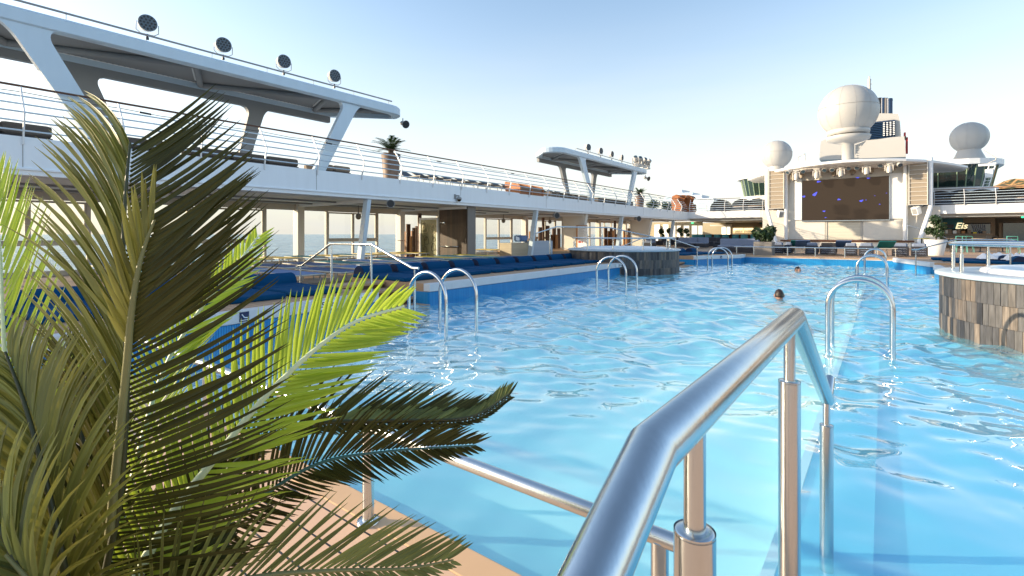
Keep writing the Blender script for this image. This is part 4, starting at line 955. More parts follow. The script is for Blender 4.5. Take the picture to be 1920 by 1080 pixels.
def palm_pot(c, hp, rp, rc, potm, label, ptype='cycad', flare=1.25):
    r = thing('potted_palm', c, label, 'potted plant', 'potted plants on the decks')
    b = MB(); b.lathe([(rp*.8, 0), (rp*flare*.85, hp), (rp*flare*.80, hp+.02), (rp*flare*.75, hp), (rp*.7, hp-.08), (.01, hp-.08)], c, 24); b.build('planter', potm, r)
    b = MB(); b.tube([V(*c)+V(0,0,hp-.1), V(*c)+V(0,0,hp+.15)], rp*.3, 10); b.build('trunk', 'trunk', r)
    b = MB(); cc = V(*c)+V(0,0,hp+.12)
    for k in range(26):
        az = k*2.4; el = R(12+62*rng.random()); L_ = rc*(.8+.3*rng.random()); pts = []
        for i in range(9):
            u = i/8; pts.append(cc+V(math.cos(az)*L_*u*math.cos(el), math.sin(az)*L_*u*math.cos(el), L_*(u*math.sin(el)-.38*u*u)))
        tone = float(rng.random())
        for i in range(8):
            t_ = (pts[i+1]-pts[i]).normalized(); s_ = t_.cross(V(0,0,1)).normalized()
            for sg in (-1, 1):
                for h_ in (0, .5):
                    a = pts[i].lerp(pts[i+1], h_); l_ = rc*.30*(1-.5*i/8); tip = a+s_*sg*l_*.75+t_*l_*.6+V(0,0,-.02)
                    b.add([a, a+t_*.035, tip], [(0,1,2)], tone)
    b.build('crown', 'shrub', r); return r
palm_pot(S(733, 338, X=-14.95).to_tuple()[:2]+(ZU-.04,), 1.05, .34, .95, 'potbrown', 'potted palm in a tapered brown planter on the upper deck right of the near canopy')
palm_pot((S(1200, 338, X=-15.0).x, ypx(1199, -15.0), ZU-.04), .95, .36, .95, 'potbrown', 'potted palm in a tall brown planter at the far end of the far canopy')
def shrub(name, c, rad, n, label, cat='shrub', sc_=(1,1,1), ln=.16, wd=.05):
    r = thing(name, c, label, cat, 'potted plants on the decks'); b = MB()
    for k in range(9):
        d = Vector(rng.normal(size=3)).normalized(); cc = V(*c)+V(d.x*rad*.55*sc_[0], d.y*rad*.5, abs(d.z)*rad*.8*sc_[2]+rad*.35); leaf_ball(b, cc, rad*.42, n//9, ln, wd)
    b.build('foliage', 'shrub', r); b = MB(); b.tube([V(*c), V(*c)+V(0,0,rad*.5)], .03, 8); b.build('stem', 'trunk', r); return r
for i, px in enumerate((1225, 1248)): shrub('low_shrub', (-15.0, ypx(px, -15.0), ZU-.02), .62, 500, ('low dark shrub on the upper deck right of the far canopy', 'second low dark shrub on the upper deck beside the beach chairs')[i])
# slim black loungers along the rail past the palm
for k in range(15):
    y = 13.6+k*.88
    r = thing('deck_lounger', (-15.3, y, ZU-.04), '%s slim black lounger past the potted palm on the upper deck' % ORD[k], 'sun lounger', 'slim black loungers on the upper deck')
    b = MB(); b.box((-15.5, y-.3, ZU+.28), (-14.6, y+.3, ZU+.315)); b.build('seat', 'dark', r)
    b = MB(); d = V(-.60, 0, .30); b.obox(V(-15.5, y, ZU+.30)+d/2, (.66, .6, .03), -d); b.build('backrest', 'dark', r)
    b = MB(); 
    for yy in (y-.29, y+.29): b.tube([(-15.4, yy, ZU+.27), (-15.35, yy, ZU-.04), (-14.7, yy, ZU-.04), (-14.65, yy, ZU+.27)], .014, 5)
    b.build('frame', 'alu', r)
# hooded wicker beach chairs
def wicker_chair(x, y, label):
    r = thing('wicker_armchair', (x, y, ZU-.04), label, 'armchair', 'orange wicker armchairs'); z = ZU-.04
    for s_ in (-1, 1):
        b = MB(); b.slab([(-.45, 0), (.45, 0), (.47, .34), (.38, .48), (-.30, .62), (-.52, .60)], (x, y+s_*.50, z), (1,0,0), (0,0,1), (0,1,0), .07, tone=.6); b.build('arm_panel', 'orange', r, bevel=.015)
    b = MB(); 
    for q_ in range(8): b.obox((x-.44-.012*q_, y, z+.1+.075*q_), (.05, .92, .068), (1,0,0), tone=float(rng.random()))
    b.build('backrest', 'orange', r); b = MB(); b.rbox((x-.38, y-.45, z+.22), (x+.42, y+.45, z+.36), .04); b.build('seat_cushion', 'tan', r)
    b = MB(); b.box((x-.40, y-.46, z), (x+.43, y+.46, z+.219), tone=.3); b.build('base', 'orange', r); return r
def beach_chair(x, y, label, yaw=0.0, k=1.0):
    r = thing('hooded_beach_chair', (x, y, ZU-.04), label, 'beach chair', 'orange hooded beach chairs'); z = ZU-.04
    w2, d2 = .55*k, .42*k
    def place(o): o.rotation_euler.z = yaw
    for s_ in (-1, 1):
        b = MB(); b.slab([(-d2, .25), (d2, .25), (d2*.9, .8), (d2*.2, .95), (d2*.55, 1.5), (0, 1.62), (-d2*.9, 1.5), (-d2*1.15, .9)], (x, y+s_*w2, z), (1,0,0), (0,0,1), (0,1,0), .05, tone=.4); b.build('side_panel', 'orange', r)
    b = MB(); 
    for q_ in range(12):
        u = q_/11; b.obox((x-d2*(1.1-.25*u), y, z+.35+1.1*u), (.04, 2*w2-.06, .085), (1,0,0), tone=float(rng.random()))
    b.build('back_panel', 'orange', r)
    b = MB()
    for q_ in range(7):
        a = R(95-70*q_/6); b.obox((x-.05+.42*math.cos(a)*k, y, z+1.28+.34*math.sin(a)), (.15, 2*w2+.04, .03), (math.sin(a), 0, -math.cos(a)), tone=float(rng.random()))
    b.build('hood', 'orange', r)
    b = MB(); b.rbox((x-d2, y-w2+.03, z+.25), (x+d2, y+w2-.03, z+.45), .03); b.build('seat_cushion', 'tan', r)
    b = MB(); b.box((x-d2, y-w2, z), (x+d2, y+w2, z+.249), tone=.2); b.build('base', 'orange', r); return r
wicker_chair(-14.62, ypx(974, -14.6), 'orange wicker armchair left of the far canopy, the nearer of the pair'); wicker_chair(-14.62, ypx(996, -14.6), 'orange wicker armchair left of the far canopy, the farther of the pair')
for i, px in enumerate((1272, 1284, 1294)): beach_chair(-15.0+.3*i, ypx(px, -15.0+.3*i), ('first orange hooded beach chair in the group past the far canopy', 'middle orange hooded beach chair in the group past the far canopy', 'last orange hooded beach chair in the group past the far canopy')[i], k=1.0)
# stepped white dome behind
r = thing('white_shell_roof', (-22, 64, ZU), 'stepped ribbed white shell roof behind the orange beach chairs', 'roof')
for k, (pl, pr, tp) in enumerate(((1240, 1283, 357), (1262, 1300, 362), (1284, 1317, 366), (1300, 1339, 372))):
    a, c_ = S(pl, tp, Y=60-k*1.2), S(pr, tp, Y=60-k*1.2); wd = c_.x-a.x; b = MB(); hh = a.z-ZU
    m_ = 10
    for q_ in range(m_):
        z0 = ZU+hh*q_/m_; u = q_/m_; ins = .42*wd*(u**3.2) if k == 0 else .12*wd*u**3
        b.rbox((a.x+ins*1.2, a.y, z0), (c_.x-ins*.3, a.y+3, z0+hh/m_*.92), .03)
    b.build('ribbed_step', 'shipwhite_shade', r)
# round wicker daybeds on the cross deck
def daybed(c, rad, label):
    r = thing('round_daybed', c, label, 'daybed', 'round daybeds on the cross deck'); c = V(*c)
    b = MB(); b.lathe([(rad, 0), (rad*1.04, .2), (rad, .42), (.01, .42)], c, 24); b.build('base', 'wicker', r)
    b = MB(); vs = []; fs = []; n1, n2 = 16, 7
    for i in range(n1+1):
        for j in range(n2+1):
            a = PI*i/n1; e_ = R(5)+R(80)*j/n2; vs.append(c+V(rad*math.cos(a)*math.cos(e_)*1.04, rad*math.sin(a)*math.cos(e_)*1.04, .4+rad*.85*math.sin(e_)))
    for i in range(n1):
        for j in range(n2): a = i*(n2+1)+j; fs.append((a, a+n2+1, a+n2+2, a+1))
    b.add(vs, fs); b.build('hood', 'stone', r)
    b = MB(); b.lathe([(.01, .52), (rad*.85, .52), (rad*.93, .47), (rad*.93, .421)], c, 24); b.build('cushion', 'tan', r); return r
for i, (px, sd_) in enumerate(((1352, 'left'), (1392, 'left'), (1419, 'left'), (1456, 'left'), (1762, 'right'), (1800, 'right'), (1840, 'right'), (1882, 'right'), (1912, 'right'))):
    p = S(px, 400, Y=48.4); daybed((p.x, p.y, ZU), .95, 'hooded daybed %s on the cross deck %s of the screen' % (('first', 'second', 'third', 'fourth', 'first', 'second', 'third', 'fourth', 'fifth')[i]+' from the left', sd_))

# ================================================================== STAGE, SCREEN, ROOF
YS = 45.0
def zx(px, py, Y=YS): return S(px, py, Y=Y)
st = thing('stage_house', (AX, YS+1, ZF), 'cream stage house with a roller shutter below the big screen', 'building')
a = zx(1474, 460); c_ = zx(1704, 460); b = MB(); b.box((a.x, YS+.02, ZF), (1.45, YS+3, 4.9)); b.build('wall', 'cream', st)
b = MB(); b.box((-8.0, YS+.3, ZF), (a.x-.002, YS+3, 1.95)); b.build('side_wall', 'cream', st); b = MB(); b.box((1.452, YS+.3, ZF), (3.2, YS+3, 1.95)); b.build('side_wall', 'cream', st)
for p0, p1 in ((1478, 1547), (1619, 1697)):
    x0, x1 = zx(p0, 0).x, zx(p1, 0).x; b = MB(); b.box((x0, YS-.06, -.42), (x1, YS+.018, 1.05)); b.build('lower_panel', 'cream', st, bevel=.01)
b = MB(); b.box((zx(1551, 0).x, YS-.01, -.42), (zx(1613, 0).x, YS+.016, 1.03)); b.build('roller_shutter', 'shutter', st)
b = MB(); b.box((zx(1549, 0).x-.05, YS-.05, -.42), (zx(1551, 0).x-.003, YS+.015, 1.04)); b.box((zx(1613, 0).x+.003, YS-.05, -.42), (zx(1613, 0).x+.09, YS+.015, 1.04)); b.build('shutter_frame', 'alu', st)
b = MB(); b.box((-5.6, YS-.12, 1.12), (zx(1504, 0).x-.03, YS+.018, 4.4)); b.box((zx(1667, 0).x+.03, YS-.12, 1.12), (1.25, YS+.018, 4.4)); b.build('screen_surround', 'white', st)
r = thing('stage', (AX, YS-1.6, ZF), 'low white stage front with a dark wooden top below the shutter', 'stage')
b = MB(); b.rbox((-6.15, YS-1.9, ZF+.0), (1.55, YS-.15, -.56), .03); b.build('front', 'cream', r)
b = MB(); b.rbox((-6.35, YS-2.0, -.555), (1.72, YS-.13, -.44), .02); b.build('top', 'handwood', r)
r = thing('video_screen', (AX, YS, 1.1), 'large dark video wall showing scattered blue lights', 'screen')
x0, x1 = zx(1504.5, 0).x, zx(1667, 0).x; sz0, sz1 = 1.06, 4.22
b = MB(); b.box((x0, YS-.20, sz0), (x1, YS-.06, sz1)); b.build('led_panel', 'led', r)
b = MB(); b.box((x0-.04, YS-.22, sz0-.06), (x1+.04, YS-.05, sz0-.002)); b.box((x0-.04, YS-.22, sz0-.001), (x0-.003, YS-.05, sz1)); b.box((x1+.003, YS-.22, sz0-.001), (x1+.04, YS-.05, sz1)); b.build('frame', 'steel', r)
b = MB()
for px, py, wx_, wz, rot in ((1535,340.5,.16,.08,0),(1528,364,.22,.12,.8),(1507,368.5,.13,.08,0),(1573,374,.12,.07,0),(1615,376.5,.14,.08,.3),(1624,375,.06,.02,0),(1545,396,.11,.06,0),(1548,408,.08,.03,0),(1608,333,.13,.05,0),(1628,334,.12,.05,0),(1649.5,383,.06,.03,0),(1662,362,.05,.015,.3),(1640,367,.06,.012,0)):
    p = zx(px, py, YS-.2); n = 14; pts = []
    for k in range(n):
        an = 2*PI*k/n; rr_ = 1+.25*math.sin(3*an+px); u, v = .85*wx_*rr_*math.cos(an), .8*wz*rr_*math.sin(an); pts.append((u*math.cos(rot)-v*math.sin(rot), u*math.sin(rot)+v*math.cos(rot)))
    b.slab(pts, (p.x, YS-.204, p.z), (1,0,0), (0,0,1), (0,1,0), .004)
b.build('blue_lights', 'blob', r)
# swept roof
def roof():
    r = thing('stage_roof', (AX, 45, 5), 'broad white swept roof over the video screen', 'roof')
    fr = [(-9.6, 47.6), (-8.6, 46.2), (-7.5, 44.9), (-6.3, 44.0), (-4.9, 43.2), (-3.5, 42.8), (-2.4, 42.65), (-1.2, 42.75), (.1, 43.1), (1.3, 43.6), (2.3, 44.3), (3.2, 45.3), (4.1, 46.6), (4.9, 48.0)]
    bk = [(4.9, 50.0), (-9.6, 50.0)]
    out = fr+bk; n = len(out)
    def zt(x): return 5.36-.012*(x-AX)**2*.6
    def zb(x): return 5.10-.012*(x-AX)**2*.6
    b = MB(); cx, cy = AX, 47.5
    def ins(p, k): return (p[0]+(cx-p[0])*k, p[1]+(cy-p[1])*k)
    r0 = [(*p, zb(p[0])+.07) for p in out]; r1 = [(*p, zt(p[0])-.05) for p in out]; r2 = [(*ins(p, .02), zt(p[0])) for p in out]; r3 = [(*ins(p, .03), zb(p[0])) for p in out]; r4 = [(*ins(p, .22), 4.86) for p in out]; r5 = [(*ins(p, .3), 5.5) for p in out]
    vs = r0+r1+r2+r3+r4+r5; fs = []
    for i in range(n):
        j = (i+1) % n; fs += [(i, j, n+j, n+i), (n+i, n+j, 2*n+j, 2*n+i), (j, i, 3*n+i, 3*n+j), (3*n+j, 3*n+i, 4*n+i, 4*n+j), (2*n+i, 2*n+j, 5*n+j, 5*n+i)]
    fs += [tuple(range(5*n-1, 4*n-1, -1)), tuple(range(5*n, 6*n))]
    b.add(vs, fs); b.build('roof_shell', 'white', r)
    for k, x in enumerate((-5.5, -3.4, -1.3, .8)):
        b = MB(); b.box((x-.05, 44.2, 4.77), (x+.05, 49, 4.855)); b.build('rib', 'soffit', r)
    return r
roof()
# masts carrying the roof
for i, (px, pyt, kink, pxb, pyb, lab) in enumerate(((1437.5, 320, 392, 1457, 462, 'white tubular mast with a kinked foot left of the left speaker tower'), (1474, 316, None, 1474, 456, 'straight white mast right of the left speaker tower'), (1697, 302, None, 1697, 458, 'straight white mast between the screen and the right speaker tower'), (1745, 298, 392, 1719, 462, 'white tubular mast with a kinked foot right of the right speaker tower'))):
    Yp = 44.7; p = zx(px, pyt, Yp); b = MB()
    if kink: k_ = zx(px, kink, Yp); f_ = zx(pxb, pyb, Yp-1.4); f_.z = ZF; pts = [p+V(0,.2,.1), V(p.x, Yp, p.z-.3), V(p.x, Yp, k_.z+.25), V(p.x+(f_.x-p.x)*.04, Yp-.06, k_.z), f_]
    else: pts = [p+V(0,0,.1), V(p.x, Yp, ZF)]
    b.tube(pts, .135, 14); o = b.build('roof_mast', 'white'); tag(o, lab, 'mast', 'masts under the stage roof')
def speaker_tower(p0, p1, t0, t1, b1, lab):
    a = zx(p0, t0, 44.55); c_ = zx(p1, t1, 44.55); zb_ = zx(p0, b1, 44.55).z; r = thing('speaker_tower', (a.x, 44.55, zb_), lab, 'speaker', 'tall speaker towers beside the screen')
    n = 9 if p0 < 1600 else 10; zt_ = max(a.z, c_.z)-.05; h = (zt_-zb_)/n
    for k in range(n): b = MB(); b.rbox((a.x+.04, 44.5, zb_+k*h+.02), (c_.x-.04, 44.95, zb_+(k+1)*h-.02), .02); b.build('speaker_box', 'beige', r)
    b = MB(); b.box((a.x-.02, 44.45, zb_-.04), (a.x+.035, 45.0, zt_+.05)); b.box((c_.x-.035, 44.45, zb_-.04), (c_.x+.02, 45.0, zt_+.05))
    for k in range(n+1): b.box((a.x+.036, 44.46, zb_+k*h-.018), (c_.x-.036, 44.99, zb_+k*h+.018))
    b.build('frame', 'cream', r)
speaker_tower(1442, 1470, 322, 318, 391, 'tall beige speaker tower left of the video screen'); speaker_tower(1704, 1739, 302, 301, 384, 'tall beige speaker tower right of the video screen')
# rig of lamps below the roof edge
b = MB(); a, c_ = zx(1478, 320, 43.5), zx(1692, 301, 43.5); zr = 5.0
b.tube([(a.x, 44.0, zr-.1), (-4.8, 43.5, zr-.02), (-2.4, 43.2, zr), (0, 43.4, zr-.02), (1.1, 43.8, zr-.1)], .035, 8); o = b.build('lamp_rail', 'lamphouse'); tag(o, 'thin pale rail under the stage roof edge carrying the stage lamps', 'rail')
for i, (px, py) in enumerate(((1493, 319.5), (1531, 316.5), (1576.5, 313), (1624.5, 308.5), (1667, 305))): moving_head(S(px, py, Y=43.5)+V(0,0,.02), True, .92, ORD[i].replace('nearest', 'first')+' large front moving head lamp from the left above the video screen', 'front moving head lamps above the screen', yaw=.1, tilt=.1)
for i, (px, py) in enumerate(((1488, 330), (1503, 325), (1532, 323), (1564, 321), (1598.5, 318), (1632, 316), (1671, 314))): moving_head(S(px, py, Y=45.0-.35)+V(0,0,.22), True, .75, ORD[i].replace('nearest', 'first')+' rear moving head lamp from the left just above the video screen top', 'rear moving head lamps above the screen', m_='beige', yaw=.1, tilt=.15)
for i, (px, py) in enumerate(((1479, 320), (1506, 318), (1545.5, 315.5), (1560.5, 315), (1591, 312), (1606.5, 311.5), (1650.5, 307), (1686, 306))):
    c_ = S(px, py+2, Y=43.6); r = thing('par_lamp', c_, ORD[i].replace('nearest', 'first')+' short round stage lamp from the left under the roof edge', 'stage lamp', 'short round stage lamps above the screen'); d = V((-.5 if i in (0,) else .35 if i == 7 else 0), -.75, -.5).normalized()
    b = MB(); b.tube([c_-d*.16, c_-d*.10, c_+d*.16], [.08, .15, .165], 14); b.build('housing', 'lamphouse', r); b = MB(); b.tube([c_+d*.161, c_+d*.17], .14, 14); b.build('lens', 'lens', r)
    b = MB(); b.tube([c_+V(-.19,0,0), c_+V(-.19,0,.2), c_+V(.19,0,.2), c_+V(.19,0,0)], .018, 6); b.tube([c_+V(0,0,.2), c_+V(0,0,.32)], .02, 6); b.build('yoke', 'lamphouse', r)
for i, (px, py, X_) in enumerate(((1463, 401, 0), (1718, 395, 0))):
    c_ = S(px, py, Y=44.7); r = thing('wall_speaker', c_, ('pale boxy loudspeaker on the wall below the left speaker tower', 'pale boxy loudspeaker on the wall below the right speaker tower')[i], 'loudspeaker', 'boxy loudspeakers on the stage wall')
    d = V(.5 if i == 0 else -.5, -.8, -.35).normalized(); b = MB(); b.obox(c_, (.42, .40, .55), d, None, V(0,0,1)-d*d.z); b.build('cabinet', 'whiteline', r, bevel=.03); b = MB(); b.obox(c_+d*.215, (.01, .30, .40), d, None, V(0,0,1)-d*d.z); b.build('grille', 'grey', r)
for i, (x0_, x1_, x2_) in enumerate(((-8.9, -7.4, -6.4), (4.0, 2.4, 1.35))):
    b = MB(); b.tube([(x0_, 44.2, -.9+.35), (x1_, 44.2, .25), (x1_+(.35 if i == 0 else -1.0), 44.2, .62), (x1_+(.35 if i == 0 else -1.0), 44.2, ZF)], .022, 8); o = b.build('stage_handrail', 'steel'); tag(o, ('thin steel handrail of the stage steps left of the shutter', 'thin steel handrail of the stage steps right of the shutter')[i], 'handrail', 'handrails of the stage steps')

# radomes
def radome(c, rad, zbase, label, kind='ball', sc3=(1,1,1.0)):
    c = V(*c); r = thing('radome', (c.x, c.y, zbase), label, 'radome', 'white radomes')
    b = MB(); b.ball(c, rad, 40, 24, sc3=sc3); b.build('dome', 'radome', r)
    b = MB()
    for k in range(6):
        a = PI*k/6+.3; pts = [c+V(rad*1.002*sc3[0]*math.cos(a)*math.sin(t), rad*1.002*sc3[1]*math.sin(a)*math.sin(t), rad*1.002*sc3[2]*math.cos(t)) for t in np.linspace(0, 2*PI, 49)]
        b.tube(pts[:-1], .006, 4, closed=True)
    b.tube([c+V(rad*1.002*sc3[0]*math.cos(t), rad*1.002*sc3[1]*math.sin(t), .12*rad) for t in np.linspace(0, 2*PI, 61)][:-1], .012, 4, closed=True) if kind != 'oval' else None
    b.build('seams', 'seam', r); return r
bc = S(1590, 209, Y=50); r = radome(bc, 2.17, 5.3, 'largest white radome on a round pillar above the video screen')
b = MB(); b.lathe([(.44, -4.9), (.44, -2.75), (.9, -2.62), (1.50, -2.42), (1.60, -2.15), (1.55, -2.1), (1.32, -2.08), (1.32, -1.98), (1.5, -1.95), (1.52, -1.6), (1.40, -1.55)], bc, 40); b.build('pillar', 'radome', r)
b = MB(); b.lathe([(1.33, -2.07), (1.35, -2.03), (1.33, -1.99)], bc, 32); b.build('gap_band', 'dark', r)
b = MB(); b.slab([(.5, -2.9), (1.25, -2.6), (.5, -3.7)], bc, (1,0,0), (0,0,1), (0,1,0), .06); b.build('bracket', 'radome', r)
b = MB(); [b.box((bc.x+.60, bc.y-.06, bc.z-4.8+.2*k), (bc.x+.78, bc.y+.06, bc.z-4.74+.2*k)) for k in range(10)]; b.build('rungs', 'grey', r)
lc = S(1456, 290, Y=56); r = radome(lc, 1.42, 5.2, 'small white radome left of the video screen'); b = MB(); b.lathe([(.9, -3), (.7, -1.1)], lc, 24); b.build('pillar', 'radome', r)
rc_ = S(1817, 258, Y=56); r = radome(rc_, 1.27, 5.6, 'oval white radome on a flared foot over the bridge windows', 'oval'); b = MB(); b.lathe([(1.05, -2.4), (1.02, -1.75), (.80, -1.25), (.72, -1.0)], rc_, 32); b.build('foot', 'radome', r)

# funnel, mast, casing
fn = thing('funnel', (.1, 62, 5), 'white funnel with dark blue louvres and grey exhaust pipes behind the largest radome', 'funnel')
def fp(px, py, Y=62): return S(px, py, Y=Y)
b = MB(); pr = [fp(1541, 295), fp(1543, 272), fp(1550, 268), fp(1572, 267), fp(1600, 272), fp(1648, 268), fp(1672, 264.5), fp(1694, 263), fp(1696, 286), fp(1697, 300), fp(1541, 305)]
b.slab([(p.x, p.z) for p in pr], (0, 61, 0), (1,0,0), (0,0,1), (0,1,0), 3); b.build('casing', 'radome', fn)
pr = [fp(1616, 266), fp(1622, 226), fp(1632, 216), fp(1650, 213.3), fp(1684, 213.8), fp(1687, 226), fp(1690.5, 266)]
b = MB(); b.slab([(p.x, p.z) for p in pr], (0, 63.5, 0), (1,0,0), (0,0,1), (0,1,0), 3.5); b.build('casing', 'radome', fn)
a, c_ = fp(1620, 266, 61.7), fp(1678.5, 224, 61.7)
b = MB(); pts = [(a.x, a.z), (c_.x, a.z), (c_.x, c_.z-.25), (c_.x-.25, c_.z), (a.x+.6, c_.z), (a.x+.15, c_.z-.6)]; b.slab(pts, (0, 61.72, 0), (1,0,0), (0,0,1), (0,1,0), .05); b.build('louvre_backing', 'dark', fn)
b = MB()
for k in range(11): z = a.z+(c_.z-a.z)*(k+.4)/11; b.obox(((a.x+c_.x)/2+.05, 61.55, z), (c_.x-a.x-.15, .32, .07), (1,0,0), None, (0,-.5,1))
b.build('louvres', 'funnelblue', fn)
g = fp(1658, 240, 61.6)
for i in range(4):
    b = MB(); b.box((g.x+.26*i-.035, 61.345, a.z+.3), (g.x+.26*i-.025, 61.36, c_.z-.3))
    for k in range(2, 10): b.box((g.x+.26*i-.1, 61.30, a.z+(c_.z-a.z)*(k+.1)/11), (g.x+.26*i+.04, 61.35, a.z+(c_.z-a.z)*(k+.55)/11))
    b.build('painted_sun_slits', 'whiteline', fn)  # white bars painted in for sunlight inside the funnel
for px, m_, rr_, tp in ((1648, 'dark', .26, 184), (1655.5, 'funnelblue', .24, 184), (1660.5, 'potgrey', .20, 184), (1667.5, 'funnelblue', .27, 185)):
    p = fp(px, tp, 63); b = MB(); b.tube([V(p.x, 63, 11.5), V(p.x, 63, p.z)], rr_, 16); b.tube([V(p.x, 63, p.z-.25), V(p.x, 63, p.z-.1)], rr_*1.08, 16); b.build('exhaust_pipe', m_, fn)
p = fp(1630, 143, 64); b = MB(); b.tube([V(p.x, 64, 9), V(p.x, 64, p.z-.3)], .14, 8); b.tube([V(p.x, 64, p.z-.3), V(p.x, 64, p.z)], .06, 8)
for k in range(5): b.obox((p.x, 64, p.z-.4-.45*k), (.5 if k % 2 else .34, .08, .07), (1,0,0))
o = b.build('antenna_mast', 'lamphouse'); tag(o, 'thin pale antenna mast standing up behind the largest radome', 'mast')
r = thing('red_davit', fp(1699, 288), 'small red lifting arm standing right of the funnel', 'crane'); b = MB()
for px0, px1, t_, bt in ((1694.5, 1698.5, 248, 262), (1698, 1702.5, 257, 288)): p0, p1 = fp(px0, bt), fp(px1, t_); b.box((p0.x, 62, p0.z), (p1.x, 62.4, p1.z))
b.build('arm', 'red', r); b = MB(); p0, p1 = fp(1688, 264), fp(1698, 254); b.obox((p0+p1)/2, (.5, .3, .3), (1,0,0)); b.build('motor', 'dark', r)
r = thing('whip_arm', S(1500, 300, Y=50), 'thin bent metal arm on the left part of the stage roof', 'arm'); b = MB(); b.tube([S(1497, 303, Y=50), S(1496, 295, Y=50), S(1509, 288.5, Y=50), S(1510, 302, Y=50)], .035, 6); b.build('tube', 'lamphouse', r)

# bridge houses with raked green windows
def bridge(x0, x1, yf, yb, label, zb=3.65, zt=5.35):
    r = thing('bridge_house', ((x0+x1)/2, yf+3, ZU), label, 'building', 'window houses behind the stage')
    rd = 2.6
    def outl(g): 
        a = arc((x0+rd, yf+rd), rd+g, PI, 1.5*PI, 7); c_ = arc((x1-rd, yf+rd), rd+g, 1.5*PI, 2*PI, 7)
        return a+c_+[(x1+g, yb), (x0-g, yb)]
    lo, hi = outl(-.35), outl(.0); n = len(lo)
    b = MB(); b.prism(outl(-.30), ZU, zb-.02); b.build('lower_wall', 'white', r)
    b = MB(); b.add([(*p, zb) for p in lo]+[(*p, zt) for p in hi], [(i, (i+1) % n, n+(i+1) % n, n+i) for i in range(n)]); b.build('window_band', 'bridge', r)
    b = MB(); b.prism(outl(.35), zt+.001, zt+.42); b.build('roof', 'white', r)
    b = MB(); b.prism(outl(.05), zb-.35, zb-.02); b.build('ledge', 'white', r)
    b = MB(); m_ = 0
    for i in range(n-2):
        p, q_ = V(*lo[i], zb), V(*lo[i+1], zb); P_, Q_ = V(*hi[i], zt), V(*hi[i+1], zt); L_ = (q_-p).length; k_ = max(1, round(L_/1.1))
        for k in range(k_): u = k/k_; s0, s1 = p.lerp(q_, u), P_.lerp(Q_, u); b.tube([s0, s1], .05, 5)
    b.build('window_frame', 'green_frame' if 'green_frame' in M else 'alu', r)
    return r
M['green_frame'] = mat('pale_green_frame', (.22, .30, .20), .5)
br = bridge(-11.4, 7.2, 51, 58, 'dark green glazed bridge house with raked windows behind the stage roof')
r = thing('ladder_frame', S(1855, 350, Y=50.4), 'white folded service ladder leaning on the bridge windows', 'ladder'); b = MB()
q0, q1 = S(1842, 350, Y=50.4), S(1856, 306, Y=50.4); dx_ = V(.34, 0, 0); b.tube([q0, q1], .035, 6); b.tube([q0+dx_, q1+dx_], .035, 6)
for k in range(9): p = q0.lerp(q1, k/8); b.tube([p, p+dx_], .02, 5)
b.build('ladder', 'whiteline', r); b = MB(); p = S(1854, 325, Y=50.35); b.obox(p, (.42, .08, .6), (1,0,0)); b.obox(S(1850, 309, Y=50.35), (.9, .08, .16), (1,0,0)); b.build('plate', 'whiteline', r)
b = MB(); b.tube([S(1853, 306, Y=50.4), S(1867, 300, Y=50.4), S(1868, 296, Y=50.4), S(1845, 282, Y=50.4)], .03, 6); b.build('arm', 'lamphouse', r)

# ================================================================== BAR, ICE CREAM COUNTER
bw = thing('bar_back_wall', (-12, 57, ZF), 'back wall of the bar with lit bottle shelves left of the stage', 'wall')
def rect(px0, py0, px1, py1, Y, th=.1):
    a, c_ = S(px0, py1, Y=Y), S(px1, py0, Y=Y); b = MB(); b.box((a.x, Y, a.z), (c_.x, Y+th, c_.z)); return b
YB = 54.0
b = MB(); b.box((-13.0, YB, ZF), (-8.0, YB+.2, ZC-.04)); b.build('wall', 'barwall', bw)
for px0, px1 in ((1375, 1393.5), (1395, 1412), (1425, 1445), (1450, 1464)):
    o = rect(px0, 427.5, px1, 437, YB-.12, .1).build('lit_shelf', 'warm', bw); b = MB(); a, c_ = S(px0, 437, Y=YB-.14), S(px1, 428, Y=YB-.14)
    for x in np.arange(a.x+.08, c_.x-.05, .11): b.tube([(x, YB-.2, a.z+.02), (x, YB-.2, a.z+.22), (x, YB-.2, a.z+.3+.08*rng.random())], [.04, .04, .012], 6)
    b.build('bottles', 'bottle', o)
rect(1424, 411, 1465, 420, YB-.15).build('teal_sign', 'tealwall', bw)
lw = thing('lounge_wall', (-19, 50, ZF), 'cream lounge wall with tall bright doors left of the bar', 'wall')
b = MB(); b.box((-19.2, 47.8, ZF), (-13.6, 48.0, ZC-.04)); b.build('wall', 'sand', lw)
M['dayglass'] = mat('pale_frosted_glass', (.85, .80, .66), .15, emit=(1, .93, .78), estr=.35)
for px0, px1 in ((1227, 1237), (1243, 1253), (1259, 1266), (1269, 1276), (1282, 1292), (1297, 1307), (1309, 1317)):
    rect(px0, 423 if px0 > 1255 else 421, px1, 453, 47.75, .04).build('glazed_door', 'dayglass', lw)
rect(1353, 425, 1361, 443, YB-.1, .04).build('glazed_door', 'dayglass', lw); rect(1362.5, 425, 1369, 443, YB-.1, .04).build('glazed_door', 'dayglass', lw)
b = MB(); b.box((-19.2, 48.05, ZF), (-19.0, 58, ZC)); b.box((-19.0, YB+2, ZF), (-13.001, YB+2.2, ZC)); b.build('wall', 'sand', lw)
b = MB(); a, c_ = S(1332, 424, Y=YB-.3), S(1372, 421, Y=YB-.3); b.box((a.x, YB-.5, a.z), (c_.x, YB-.201, c_.z)); o = b.build('cabinet_strip', 'cream'); tag(o, 'long cream box above the glazed doors beside the bar', 'wall box')
b = MB(); b.box((-13.001, YB-.001, ZF), (-13.6, YB+.2, ZC-.04)); 
